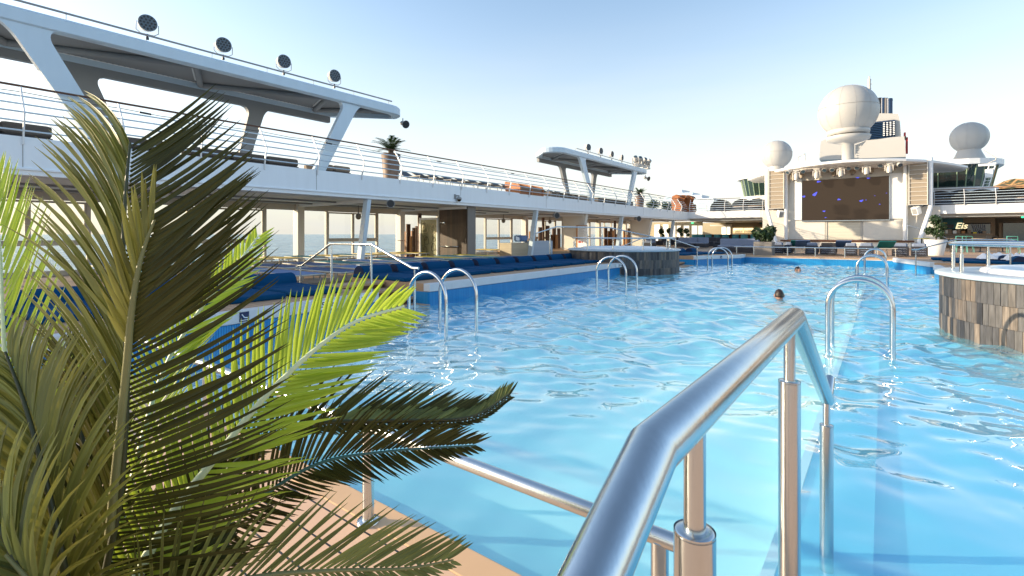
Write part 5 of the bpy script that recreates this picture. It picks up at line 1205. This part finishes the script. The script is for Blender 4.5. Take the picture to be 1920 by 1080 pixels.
for i, (px, py, Y_) in enumerate(((1298, 418, 47.6), (1919, 407, 47.5))):
    c_ = S(px, py, Y=Y_); b = MB(); b.box((c_.x-.10, Y_, c_.z-.045), (c_.x+.10, Y_+.05, c_.z+.045)); o = b.build('exit_lamp', 'green'); tag(o, ('small green exit lamp over the lounge doors left of the bar', 'small green exit lamp at the right edge of the picture')[i], 'exit lamp')
bt = thing('bar_counter', (-13, 51, ZF), 'dark bar counter behind the turquoise stools', 'bar'); b = MB(); b.rbox((-16.5, 50.4, ZF), (-8.2, 51.1, -.10), .02); b.build('body', 'walnut', bt); b = MB(); b.rbox((-16.6, 50.2, -.099), (-8.1, 51.2, -.03), .01); b.build('top', 'handwood', bt)
def stool(c, label):
    r = thing('bar_stool', c, label, 'bar stool', 'turquoise bar stools'); c = V(*c)
    b = MB(); b.rbox(tuple(c+V(-.26,-.24,.55)), tuple(c+V(.26,.24,.66)), .03); b.build('seat', 'seat', r)
    b = MB(); b.slab([(.29*math.cos(a), .27*math.sin(a)) for a in np.linspace(PI*1.0, PI*2.0, 12)]+[(.24*math.cos(a), .22*math.sin(a)) for a in np.linspace(PI*2.0, PI*1.0, 12)], c+V(0,0,.80), (1,0,0), (0,1,0), (0,0,1), .30); b.build('backrest', 'seat', r)
    b = MB(); b.tube([c+V(0,0,.55), c+V(0,0,.02)], .03, 8); b.lathe([(.22, 0), (.22, .02), (.03, .04)], c, 16); b.build('pedestal', 'steel', r)
for i, px in enumerate((1303, 1313.5, 1328, 1345, 1360, 1379, 1395.5, 1414)): p = S(px, 455, Y=47.2+.3*(i % 2)); stool((p.x, p.y, ZF), ORD[i].replace('nearest', 'leftmost')+' turquoise bar stool from the left in front of the bar')
# topiary
for i, (px, py) in enumerate(((1240, 434), (1255, 433), (1275, 432), (1287, 433))):
    p = S(px, py, Y=42.5+1.2*i); r = thing('topiary_tree', (p.x, p.y, ZD), '%s small ball topiary from the left in front of the lounge doors' % ('first', 'second', 'third', 'fourth')[i], 'topiary', 'ball topiaries')
    b = MB(); leaf_ball(b, (p.x, p.y, p.z), .26, 420, .12, .04); leaf_ball(b, (p.x+.15, p.y, p.z-.38), .16, 160, .1, .035); b.build('crown', 'shrub', r); b = MB(); b.tube([(p.x, p.y, ZD+.3), (p.x+.03, p.y, ZD+.8), p], .025, 6); b.build('trunk', 'trunk', r)
    b = MB(); b.lathe([(.16, 0), (.24, .38), (.22, .38), (.01, .34)], (p.x, p.y, ZD), 16); b.build('planter', 'dark', r)
# lounge armchairs in the gloom
def armchair(c, label, m_='cush', k=1.0, yaw=0):
    r = thing('lounge_chair', c, label, 'armchair', 'low lounge chairs'); c = V(*c)
    b = MB(); b.rbox(tuple(c+V(-.42*k,-.4,.05)), tuple(c+V(.42*k,.4,.30)), .03); b.build('base', 'wicker', r); b = MB(); b.rbox(tuple(c+V(-.36*k,-.38,.301)), tuple(c+V(.36*k,.26,.42)), .04); b.build('seat_cushion', m_, r)
    b = MB(); b.rbox(tuple(c+V(-.40*k,.27,.301)), tuple(c+V(.40*k,.42,.74)), .05); b.build('backrest', m_, r); return r
k_ = 0
for px, Y_, m_ in ((1217, 36, 'cush'), (1240, 40, 'wicker'), (1262, 41, 'wicker'), (1279, 36, 'cush'), (1297, 35, 'cush'), (1315, 35, 'cush'), (1331, 38, 'wicker'), (1352, 36, 'wicker')):
    p = S(px, 470, Y=Y_); armchair((p.x, p.y, ZF), '%s low lounge chair from the left behind the far left platform' % ORD[k_].replace('nearest', 'first'), m_); k_ += 1
for i, px in enumerate((1363, 1385, 1405)): p = S(px, 472, Y=26.4); armchair((p.x, p.y, ZF), ('first', 'second', 'third')[i]+' pale grey padded chair in the row left of the grey planter', 'cush', 1.0)
# planters with shrubs
p = S(1433, 470, Y=25.2); pl = thing('potted_shrub', (p.x, p.y, ZF), 'leafy dark shrub in a square grey planter left of the stage', 'potted plant', 'potted plants on the decks')
b = MB(); b.prism([(p.x-.38, p.y-.38), (p.x+.38, p.y-.38), (p.x+.38, p.y+.38), (p.x-.38, p.y+.38)], ZF, ZF+.62); b.build('planter', 'potgrey', pl, bevel=.02)
b = MB(); 
for k in range(16): d = Vector(rng.normal(size=3)).normalized(); leaf_ball(b, (p.x+d.x*.36, p.y+d.y*.36, ZF+.98+d.z*.28), .20, 90, .17, .045)
b.build('foliage', 'shrub', pl); b = MB(); b.tube([(p.x, p.y, ZF+.6), (p.x, p.y, ZF+1.2)], .04, 8); b.build('stem', 'trunk', pl)
p = S(1754, 470, Y=29.5); pl = thing('potted_shrub', (p.x, p.y, ZF), 'round tiered green shrub in a white round planter right of the stage', 'potted plant', 'potted plants on the decks')
b = MB(); b.lathe([(.28, 0), (.42, .72), (.39, .72), (.36, .66), (.01, .66)], (p.x, p.y, ZF), 28); b.build('planter', 'potwhite', pl)
b = MB(); [leaf_ball(b, (p.x+dx_, p.y+dy_, ZF+dz), q_, n_, .09, .03) for dx_, dy_, dz, q_, n_ in ((.0, 0, 1.62, .24, 420), (.16, 0, 1.30, .26, 420), (-.2, .1, 1.12, .2, 300), (.1, -.1, 1.0, .25, 300))]; b.build('foliage', 'shrub', pl); b = MB(); b.tube([(p.x, p.y, ZF+.6), (p.x+.08, p.y, ZF+1.1), (p.x, p.y, ZF+1.6)], .035, 8); b.build('trunk', 'trunk', pl)
# dark wicker sofas beyond the far rail
sofas = ((1444, 1470, 26.2), (1470, 1487, 26.6), (1510, 1535, 26.2), (1537, 1570, 26.2), (1583, 1609, 26.2), (1610, 1640, 26.2), (1672, 1706, 26.6), (1708, 1742, 26.6))
for i, (a_, b_, Y_) in enumerate(sofas):
    p, q_ = S(a_, 470, Y=Y_), S(b_, 470, Y=Y_); r = thing('wicker_sofa', ((p.x+q_.x)/2, Y_, ZF), '%s dark wicker sofa from the left in the row below the stage' % ORD[i].replace('nearest', 'first'), 'sofa', 'dark wicker sofas beyond the pool')
    b = MB(); b.rbox((p.x, Y_, ZF+.05), (q_.x-.03, Y_+.12, ZF+.45), .02); b.build('back_frame', 'wicker', r)
    b = MB(); nn = 5
    for u in range(nn): 
        for v in range(3): xx = p.x+.08+(q_.x-p.x-.2)*(u+.5)/nn; zz = ZF+.13+.1*v; b.tube([(xx-.06, Y_-.008, zz), (xx, Y_-.008, zz+.04), (xx+.06, Y_-.008, zz)], .008, 4)
    b.build('weave', 'cush', r)
    b = MB(); b.rbox((p.x+.03, Y_+.13, ZF+.1), (q_.x-.06, Y_+1.0, ZF+.32), .03); b.build('seat_base', 'wicker', r); b = MB(); b.rbox((p.x+.04, Y_+.125, ZF+.321), (q_.x-.07, Y_+.32, ZF+.58), .05); b.build('back_cushion', 'cush' if i != 3 else 'stone', r)
for i, (px, Y_, m_) in enumerate(((1493, 27.5, 'teal'), (1502, 27.5, 'lilac'), (1576, 27.5, 'lilac'), (1655, 27.0, 'teal'))):
    p = S(px, 470, Y=Y_); l_ = mesh_lounger(m_, '%s sun lounger standing between the dark wicker sofas, %s' % (cname[m_], ('left of the third sofa', 'touching the third sofa', 'in the middle gap', 'at the right pool ladder')[i]), 'loungers between the wicker sofas', tilt=.5); l_.location = (p.x, p.y, ZF); l_.rotation_euler.z = PI/2+.2
c_ = S(1567, 459, Y=30); b = MB(); b.tube([c_+V(0,0,-.12), c_+V(0,0,.1), c_+V(.06,0,.16), c_+V(.12,0,.1)], .022, 8); b.tube([c_+V(0,0,-.12), V(c_.x, c_.y, ZF)], .03, 8); o = b.build('shower_tap', 'steelb'); tag(o, 'small steel tap standing in front of the stage', 'tap')

# ice cream counter on the right
ic = thing('ice_cream_bar', (6, 53, ZF), 'ice cream bar with a teal sign band lettered Eis right of the stage', 'kiosk')
YI = 49.0
b = MB(); b.box((3.0, YI+2.4, ZF), (14.6, YI+2.6, ZC-.04)); b.build('back_wall', 'barwall', ic)
b = MB(); b.box((2.6, YI-3.4, ZF), (3.0, YI+2.4, ZC-.04)); b.build('side_wall', 'dark', ic)
rect(1721, 403, 1806, 430, YI, .12).build('sign_band', 'tealwall', ic)
rect(1722, 417.5, 1776, 419.5, YI-.05, .03).build('yellow_strip', 'yellowpaint', ic); rect(1722, 421, 1788, 428, YI-.2, .1).build('hanging_rack', 'dark', ic)
rect(1806, 403, 1866, 418, YI+.3, .12).build('beam', 'barwall', ic)
for px0, px1, t_, b_, m_ in ((1814, 1857, 420, 443, 'bridge'), (1857, 1866, 403, 443, 'tan'), (1873, 1880, 418, 448, 'tan'), (1881, 1925, 418, 455, 'bridge')): rect(px0, t_, px1, b_, YI+.5+(.2 if m_ == 'tan' else 0), .1).build('panel' if m_ == 'tan' else 'dark_glazing', m_, ic)
b = MB()
for k in range(7): p0, p1 = S(1830+k*3, 441, Y=YI+.45), S(1822+k*4, 421, Y=YI+.45); b.tube([p0, p1], .03, 5)
b.build('pale_stripes', 'cush', ic)
p = S(1802, 424, Y=YI-.04); text_mesh('lettering', 'Eis', .62, 'eis', (p.x, YI-.03, p.z-.18), (1,0,0), (0,0,1), ic, .01, .012, .25)
rect(1764, 440, 1860, 463, YI-.6, .6).build('counter_front', 'barwall', ic); rect(1762, 438, 1862, 440, YI-.7, .7).build('counter_top', 'tan', ic)
for k, (px, m_, h_) in enumerate(((1769, 'stick', 5), (1774, 'potwhite', 7), (1781, 'tan', 8), (1790, 'whiteline', 6), (1797, 'tan', 8), (1806, 'stick', 5), (1817, 'tan', 7), (1828, 'yellowpaint', 3), (1846, 'tan', 5))):
    b = MB(); a, c_ = S(px-3.5, 438, Y=YI-.5), S(px+3.5, 438-h_, Y=YI-.5); b.rbox((a.x, YI-.55, a.z), (c_.x, YI-.35, c_.z), .02); b.build('display_box', m_, ic)
def bistro(c, i):
    c = V(*c); r = thing('bistro_table', c, ('first', 'second', 'third', 'fourth')[i]+' small table from the left in front of the ice cream bar', 'table', 'small tables at the ice cream bar')
    b = MB(); b.lathe([(.01, .74), (.36, .74), (.36, .71), (.01, .71)], c, 20); b.build('tabletop', 'yellowpaint' if i == 0 else 'tan', r); b = MB(); b.tube([c, c+V(0,0,.71)], .03, 8); b.lathe([(.22, 0), (.03, .04)], c, 16); b.build('pedestal', 'dark', r)
def bchair(c, i, m_):
    c = V(*c); r = thing('bistro_chair', c, ('first', 'second', 'third', 'fourth', 'fifth', 'sixth')[i]+' thin chair from the left at the small tables by the ice cream bar', 'chair', 'thin chairs at the ice cream bar')
    b = MB(); b.rbox(tuple(c+V(-.21,-.21,.43)), tuple(c+V(.21,.21,.46)), .01); b.build('seat', m_, r); b = MB(); b.tube([c+V(-.2,.2,.44), c+V(-.2,.24,.85), c+V(.2,.24,.85), c+V(.2,.2,.44)], .014, 6); b.tube([c+V(-.2,.23,.7), c+V(.2,.23,.7)], .012, 6); b.build('backrest', m_, r)
    for a_ in (-1, 1):
        for b_ in (-1, 1): q_ = MB(); q_.tube([c+V(a_*.19,b_*.19,.43), c+V(a_*.22,b_*.22,0)], .012, 6); q_.build('leg', m_, r)
for i, px in enumerate((1728, 1790, 1838, 1880)): p = S(px, 460, Y=36+i*.5); bistro((p.x, p.y, ZF), i)
M['mint'] = mat('mint_metal', (.10, .42, .35), .45)
for i, px in enumerate((1772, 1779, 1803, 1815, 1862, 1900)): p = S(px, 460, Y=35.0+.6*(i % 2)); bchair((p.x, p.y, ZF), i, 'dark' if i < 2 or i == 4 else 'mint')

# ================================================================== SWIMMERS
def swimmer(hx, hy, yaw, label):
    """breaststroke: head above water, back just under, arms forward"""
    r = thing('person', (hx, hy, ZW), label, 'person', 'people swimming in the pool')
    ca, sa = math.cos(yaw), math.sin(yaw)
    def L_(x, y, z): return (hx+x*ca-y*sa, hy+x*sa+y*ca, ZW+z-.05)     # x = swimming direction
    V_ = [(-1.00,0,-.22,.125),(-.80,0,-.20,.12),(-.55,0,-.16,.115),(-.30,0,-.11,.13),(-.14,0,-.05,.085),(-.06,0,.03,.06),(-.10,.17,-.10,.07),(.12,.24,-.12,.043),(.38,.17,-.12,.032),(.47,.15,-.13,.034),(-.10,-.17,-.10,.07),(.12,-.24,-.12,.043),(.38,-.17,-.12,.032),(.47,-.15,-.13,.034),
          (-1.08,.10,-.24,.09),(-1.42,.2,-.32,.06),(-1.78,.14,-.36,.038),(-1.95,.17,-.36,.03),(-1.08,-.10,-.24,.09),(-1.42,-.2,-.32,.06),(-1.78,-.14,-.36,.038),(-1.95,-.17,-.36,.03)]
    E = [(0,1),(1,2),(2,3),(3,4),(4,5),(3,6),(6,7),(7,8),(8,9),(3,10),(10,11),(11,12),(12,13),(0,14),(14,15),(15,16),(16,17),(0,18),(18,19),(19,20),(20,21)]
    # fingers
    for s_, w_ in ((1, 9), (-1, 13)):
        for k in range(5):
            y_ = s_*.15+(k-2)*.018; n0 = len(V_); V_.append((.51, y_, -.135, .009)); V_.append((.565+.012*(2-abs(k-2)), y_+.004*(k-2), -.14, .0075)); E.append((w_, n0)); E.append((n0, n0+1))
    me = bpy.data.meshes.new('body'); off = Vector((hx, hy, ZW)); me.from_pydata([tuple(Vector(L_(*v[:3]))-off) for v in V_], E, []); me.update()
    o = bpy.data.objects.new('body', me); C.objects.link(o); o.parent = r; me.materials.append(M['skin'])
    sk = o.modifiers.new('skin', 'SKIN'); sv = me.skin_vertices[0].data
    for i, v in enumerate(V_): sv[i].radius = (v[3], v[3]); sv[i].use_root = (i == 0)
    sb = o.modifiers.new('sub', 'SUBSURF'); sb.levels = 2; sb.render_levels = 2
    # head, turned with the neck
    def lump(parts, nm, m_):
        b = MB()
        vs = []; 
        seg, rg = 20, 14; fs = []
        for i in range(rg+1):
            th = PI*i/rg
            for j in range(seg):
                ph = 2*PI*j/seg; x, y, z = math.sin(th)*math.cos(ph), math.sin(th)*math.sin(ph), math.cos(th)
                fx = .098*x; fy = .078*y*(1-.15*max(0, -z)); fz = .115*z
                if parts == 'skull':
                    if x > .6 and -.35 < z < .15: fx += .022*math.exp(-(y/.18)**2)*math.exp(-((z+.15)/.2)**2)     # nose
                    fx -= .010*math.exp(-((abs(y)-.35)/.15)**2)*math.exp(-((z-.08)/.12)**2)*max(0, x)             # eye sockets
                    fx -= .010*max(0, x)*math.exp(-((z+.5)/.08)**2)                                               # mouth line
                else:
                    k = 1.07 if (x < .45+.35*z and z > -.35) else .9; k += .03*math.sin(9*ph)*math.sin(7*th); fx, fy, fz = fx*k, fy*k, fz*k
                vs.append(L_(fx-.0, fy, fz+.105))
        for i in range(rg):
            for j in range(seg): k = (j+1) % seg; fs.append((i*seg+j, (i+1)*seg+j, (i+1)*seg+k, i*seg+k))
        b.add(vs, fs, smooth=True)
        if parts == 'skull':
            for s_ in (-1, 1):
                b.ball(L_(-.005, s_*.080, .10), .03, 10, 8, sc3=(.55, .35, 1)); b.ball(L_(.082, s_*.030, .115), .011, 8, 6)
        return b.build(nm, m_, r)
    lump('skull', 'head', 'skin'); lump('hair', 'hair', 'hair'); return r
p = S(1461, 559, Z=ZW); swimmer(p.x, p.y, 1.9, 'nearer swimmer with short dark hair seen from behind in the middle of the pool')
p = S(1496, 510, Z=ZW); swimmer(p.x, p.y, -.5, 'farther swimmer with dark hair close to the stage end of the pool')

# ================================================================== FOREGROUND PALM
PX_, PY_ = -1.06, .20
pp = thing('foreground_palm', (PX_, PY_, ZD), 'big feathery cycad palm filling the lower left foreground', 'potted plant')
b = MB(); b.lathe([(.15, 0), (.20, .30), (.21, .32), (.20, .33), (.185, .31), (.18, .27), (.01, .27)], (PX_, PY_, ZD), 40); b.build('planter', 'potgrey', pp)
b = MB(); b.lathe([(.01, .285), (.18, .275)], (PX_, PY_, ZD), 24); b.build('soil', 'soil', pp)
b = MB(); b.tube([(PX_, PY_, ZD+.25), (PX_, PY_, ZD+.48)], [.07, .05], 16); b.build('trunk', 'trunk', pp)
def crom(P, n):
    P = [P[0]*2-P[1]]+P+[P[-1]*2-P[-2]]; out = []
    m_ = len(P)-3
    for i in range(n+1):
        u = i/n*m_; k = min(int(u), m_-1); t = u-k; a, b_, c_, d = P[k:k+4]
        out.append(.5*((2*b_)+(c_-a)*t+(2*a-5*b_+4*c_-d)*t*t+(3*b_-a-3*c_+d)*t*t*t))
    return out
def frond(ctrl, nl, Lf, N0, ma, mr, sides=((1, .35, 1.0), (-1, .35, 1.0)), sweep=(62, 30), curl=.45, wid=.0062, droop=0.0, rr=.0062, start=.06, jit=.05, seed=0, splay=0.0, tipk=.72):
    """ctrl: points; Lf: longest leaflet; N0: the way the upper face looks; sides: (sign, V angle, length factor)"""
    rg = np.random.default_rng(seed); P = crom([Vector(c) for c in ctrl], 120); P = [Vector(p) for p in P]
    cum = [0.0]
    for a, c_ in zip(P[:-1], P[1:]): cum.append(cum[-1]+(c_-a).length)
    T_ = cum[-1]; N0 = Vector(N0).normalized(); b = MB()
    def at_(s):
        s = min(max(s, 0), T_*.9999)
        k = next(i for i in range(len(cum)-1) if cum[i+1] >= s); u = (s-cum[k])/(cum[k+1]-cum[k]); p = P[k].lerp(P[k+1], u); t = (P[min(k+2, 120)]-P[max(k-1, 0)]).normalized(); return p, t
    for sgn, va, lf in sides:
        for i in range(nl):
            u = start+(1-start)*(i+.5*(sgn > 0)+rg.uniform(-.15, .15))/nl; u = min(max(u, 0.01), .999); p, t = at_(u*T_)
            N = (N0-t*N0.dot(t)).normalized(); Sd = t.cross(N)*sgn
            prof = (min(1, (u-start+.05)/.16)**.6)*(1-tipk*max(0, (u-.55)/.45)**1.7)
            L_ = Lf*lf*prof*(1+rg.uniform(-jit, jit)); sw = R(sweep[0]+(sweep[1]-sweep[0])*u+rg.normal()*2.2); v_ = va+rg.normal()*.07
            d0 = (t*math.cos(sw)+(Sd*math.cos(v_)+N*math.sin(v_))*math.sin(sw)).normalized()
            ns = 6; q_ = p+Sd*rr*.4-N*rr*.5; d = d0.copy(); pts = []; 
            cv = curl*(1+rg.uniform(-.2, .2))
            for k in range(ns+1):
                pts.append(q_.copy()); q_ = q_+d*(L_/ns); d = (d+t*(cv/ns)+Sd*(splay*(.3+1.4*k/ns)/ns)+V(0,0,-1)*(droop/ns)).normalized()
            vs = []; 
            for k, q2 in enumerate(pts):
                dd = (pts[min(k+1, ns)]-pts[max(k-1, 0)]).normalized(); wn_ = dd.cross(N).normalized(); x_ = k/ns; w_ = wid*(.55+.45*min(1, x_*4))*(1-x_**3.0)*(.93+.1*rg.random())+.0002; un = wn_.cross(dd)
                vs += [q2-wn_*w_, q2-un*w_*.45, q2+wn_*w_]
            fs = []
            for k in range(ns): a = 3*k; fs += [(a, a+1, a+4, a+3), (a+1, a+2, a+5, a+4)]
            b.add(vs, fs, float(np.clip(rg.normal(.5, .22), 0, 1)), True)
    f = b.build('frond', ma, pp)
    rb = MB(); n = len(P); rb.tube(P[::3], [rr*(1-.72*(i/(len(P[::3])-1))) for i in range(len(P[::3]))], 8); rb.build('stalk', mr, f)
    return f
def G(*a): return [S(x, y, T=t) for x, y, t in a]
to_cam = lambda v: Vector(v)
cw = (Fv*-1)
O_ = (160, 1265, .80)
# big upright frond: sunlit tone painted on its left half, shade on its right; leaflets rise beside the stalk and bend outward
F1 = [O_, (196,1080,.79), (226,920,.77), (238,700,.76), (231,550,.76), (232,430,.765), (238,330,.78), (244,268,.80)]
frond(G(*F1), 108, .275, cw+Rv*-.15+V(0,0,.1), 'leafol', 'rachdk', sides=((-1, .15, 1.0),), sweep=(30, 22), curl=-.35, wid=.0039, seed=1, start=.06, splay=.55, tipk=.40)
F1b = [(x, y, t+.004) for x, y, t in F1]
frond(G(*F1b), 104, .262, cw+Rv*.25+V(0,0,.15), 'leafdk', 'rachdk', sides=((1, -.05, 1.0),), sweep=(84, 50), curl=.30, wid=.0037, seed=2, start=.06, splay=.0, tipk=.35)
# shorter frond crossing in front of it with long leaflets to the upper right
frond(G((205,1000,.75),(236,700,.72),(246,590,.71),(258,513,.71),(272,460,.715),(290,412,.72)), 27, .185, cw+Rv*.3, 'leafdk', 'rachol', sides=((1, .05, 1.2),), sweep=(62, 34), curl=.1, wid=.0038, seed=3, start=.60, splay=.0, tipk=.25)
frond(G((205,1000,.748),(236,700,.718),(246,590,.708),(258,513,.708),(272,460,.713),(290,412,.718)), 20, .185, cw+Rv*.3, 'leafol', 'rachol', sides=((-1, .3, .62),), sweep=(48, 14), curl=.05, wid=.0040, seed=33, start=.62, tipk=.2)
# bright backlit frond pointing up to the right
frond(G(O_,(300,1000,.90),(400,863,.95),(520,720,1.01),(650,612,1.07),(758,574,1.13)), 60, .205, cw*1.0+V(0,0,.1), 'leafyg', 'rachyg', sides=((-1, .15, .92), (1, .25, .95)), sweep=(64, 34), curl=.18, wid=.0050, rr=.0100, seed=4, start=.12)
# arched dark frond above the low rail
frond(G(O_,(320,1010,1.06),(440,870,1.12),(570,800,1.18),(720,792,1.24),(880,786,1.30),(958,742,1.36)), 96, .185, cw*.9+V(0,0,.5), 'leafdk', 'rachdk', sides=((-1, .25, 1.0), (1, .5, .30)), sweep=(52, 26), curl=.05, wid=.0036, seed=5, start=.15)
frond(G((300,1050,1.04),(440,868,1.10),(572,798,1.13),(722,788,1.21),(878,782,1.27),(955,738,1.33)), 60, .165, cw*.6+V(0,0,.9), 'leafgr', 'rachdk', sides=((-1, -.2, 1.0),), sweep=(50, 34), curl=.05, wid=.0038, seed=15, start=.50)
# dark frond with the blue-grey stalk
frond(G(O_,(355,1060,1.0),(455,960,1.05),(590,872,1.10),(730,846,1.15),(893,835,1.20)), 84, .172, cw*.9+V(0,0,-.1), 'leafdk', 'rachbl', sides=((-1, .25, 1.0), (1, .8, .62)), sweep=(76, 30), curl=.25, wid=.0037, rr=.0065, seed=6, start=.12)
# low frond along the bottom edge
frond(G(O_,(330,1125,.80),(480,1082,.83),(620,1070,.87),(760,1066,.91),(850,1050,.94)), 50, .175, cw*.6+V(0,0,.2), 'leafgr', 'rachol', sides=((-1, .3, 1.0), (1, .4, .45)), sweep=(60, 24), curl=.05, wid=.0034, seed=7, start=.12)
# bright frond at the left edge
frond(G(O_,(45,980,.98),(18,780,.98),(6,620,1.0),(0,470,1.03),(-14,340,1.06)), 60, .26, cw+Rv*-.1, 'leafyg', 'rachyg', sides=((1, .1, 1.0), (-1, .2, .8)), sweep=(52, 30), curl=.15, wid=.0048, seed=8, start=.1)
# bright frond seen through behind the big one
frond(G(O_,(290,740,1.18),(362,600,1.25),(425,520,1.28),(470,462,1.32),(486,440,1.34)), 60, .17, cw+V(0,0,.1), 'leafyg', 'rachyg', sides=((-1, .2, .8), (1, .2, .95)), sweep=(56, 32), curl=.2, wid=.0046, seed=9, start=.1)
# olive fronds heaped in the lower left corner
frond(G(O_,(125,1090,.70),(90,920,.70),(50,770,.72),(10,660,.75)), 70, .20, cw+V(0,0,.3)+Rv*.2, 'leafol', 'rachdk', sides=((-1, .3, 1.0), (1, .2, 1.0)), sweep=(30, 18), curl=-.5, wid=.0037, seed=10, start=.1, splay=.5)
frond(G(O_,(70,1150,.64),(10,1010,.64),(-60,900,.66)), 60, .19, cw+V(0,0,.4)+Rv*.2, 'leafol', 'rachdk', sides=((-1, .3, 1.0), (1, .2, 1.0)), sweep=(32, 18), curl=-.5, wid=.0037, seed=11, start=.1, splay=.5)
frond(G(O_,(60,1060,.86),(40,880,.90),(55,720,.95)), 60, .17, cw+V(0,0,.3), 'leafol', 'rachdk', sides=((1, .3, 1.0), (-1, .3, 1.0)), sweep=(44, 24), curl=-.2, wid=.0038, seed=14, start=.1)
frond(G(O_,(130,1160,.84),(30,1080,.86),(-40,980,.88)), 50, .2, cw+V(0,0,.3), 'leafdk', 'rachdk', sides=((1, .3, 1.0), (-1, .3, 1.0)), sweep=(44, 24), curl=-.2, wid=.0038, seed=16, start=.1)
frond(G(O_,(230,1150,.88),(300,1080,.92),(370,1040,.96),(430,1020,1.0)), 40, .13, cw*.7+V(0,0,.5), 'leafdk', 'rachdk', sides=((1, .4, 1.0), (-1, .4, .7)), sweep=(60, 28), curl=.05, wid=.0034, seed=13, start=.2)
# more fronds filling the corner
frond(G(O_,(100,1120,.92),(62,1000,.96),(20,880,1.0),(-30,800,1.02)), 66, .19, cw+V(0,0,.3), 'leafol', 'rachol', sides=((-1, .3, 1.0), (1, .2, 1.0)), sweep=(46, 24), curl=-.2, wid=.0038, seed=17, start=.08, splay=.2)
frond(G(O_,(140,1140,.88),(165,1000,.92),(160,860,.96),(140,740,1.0),(120,650,1.03)), 74, .18, cw+V(0,0,.2), 'leafdk', 'rachdk', sides=((-1, .2, 1.0), (1, .2, 1.0)), sweep=(50, 26), curl=-.1, wid=.0037, seed=18, start=.08, splay=.2)
frond(G(O_,(240,1140,1.0),(300,1060,1.05),(350,980,1.1),(400,900,1.16),(440,840,1.2)), 70, .16, cw+V(0,0,.2), 'leafdk', 'rachdk', sides=((-1, .2, 1.0), (1, .2, 1.0)), sweep=(56, 30), curl=.0, wid=.0036, seed=19, start=.1)
frond(G(O_,(30,1180,.70),(-20,1090,.72),(-70,1030,.74)), 50, .2, cw+V(0,0,.3), 'leafol', 'rachol', sides=((1, .3, 1.0), (-1, .3, 1.0)), sweep=(40, 22), curl=-.3, wid=.0038, seed=20, start=.1, splay=.3)
frond(G(O_,(90,1180,.60),(60,1100,.58),(10,1040,.58)), 44, .16, cw+V(0,0,.3), 'leafgr', 'rachol', sides=((1, .3, 1.0), (-1, .3, 1.0)), sweep=(40, 22), curl=-.3, wid=.0034, seed=21, start=.1, splay=.3)
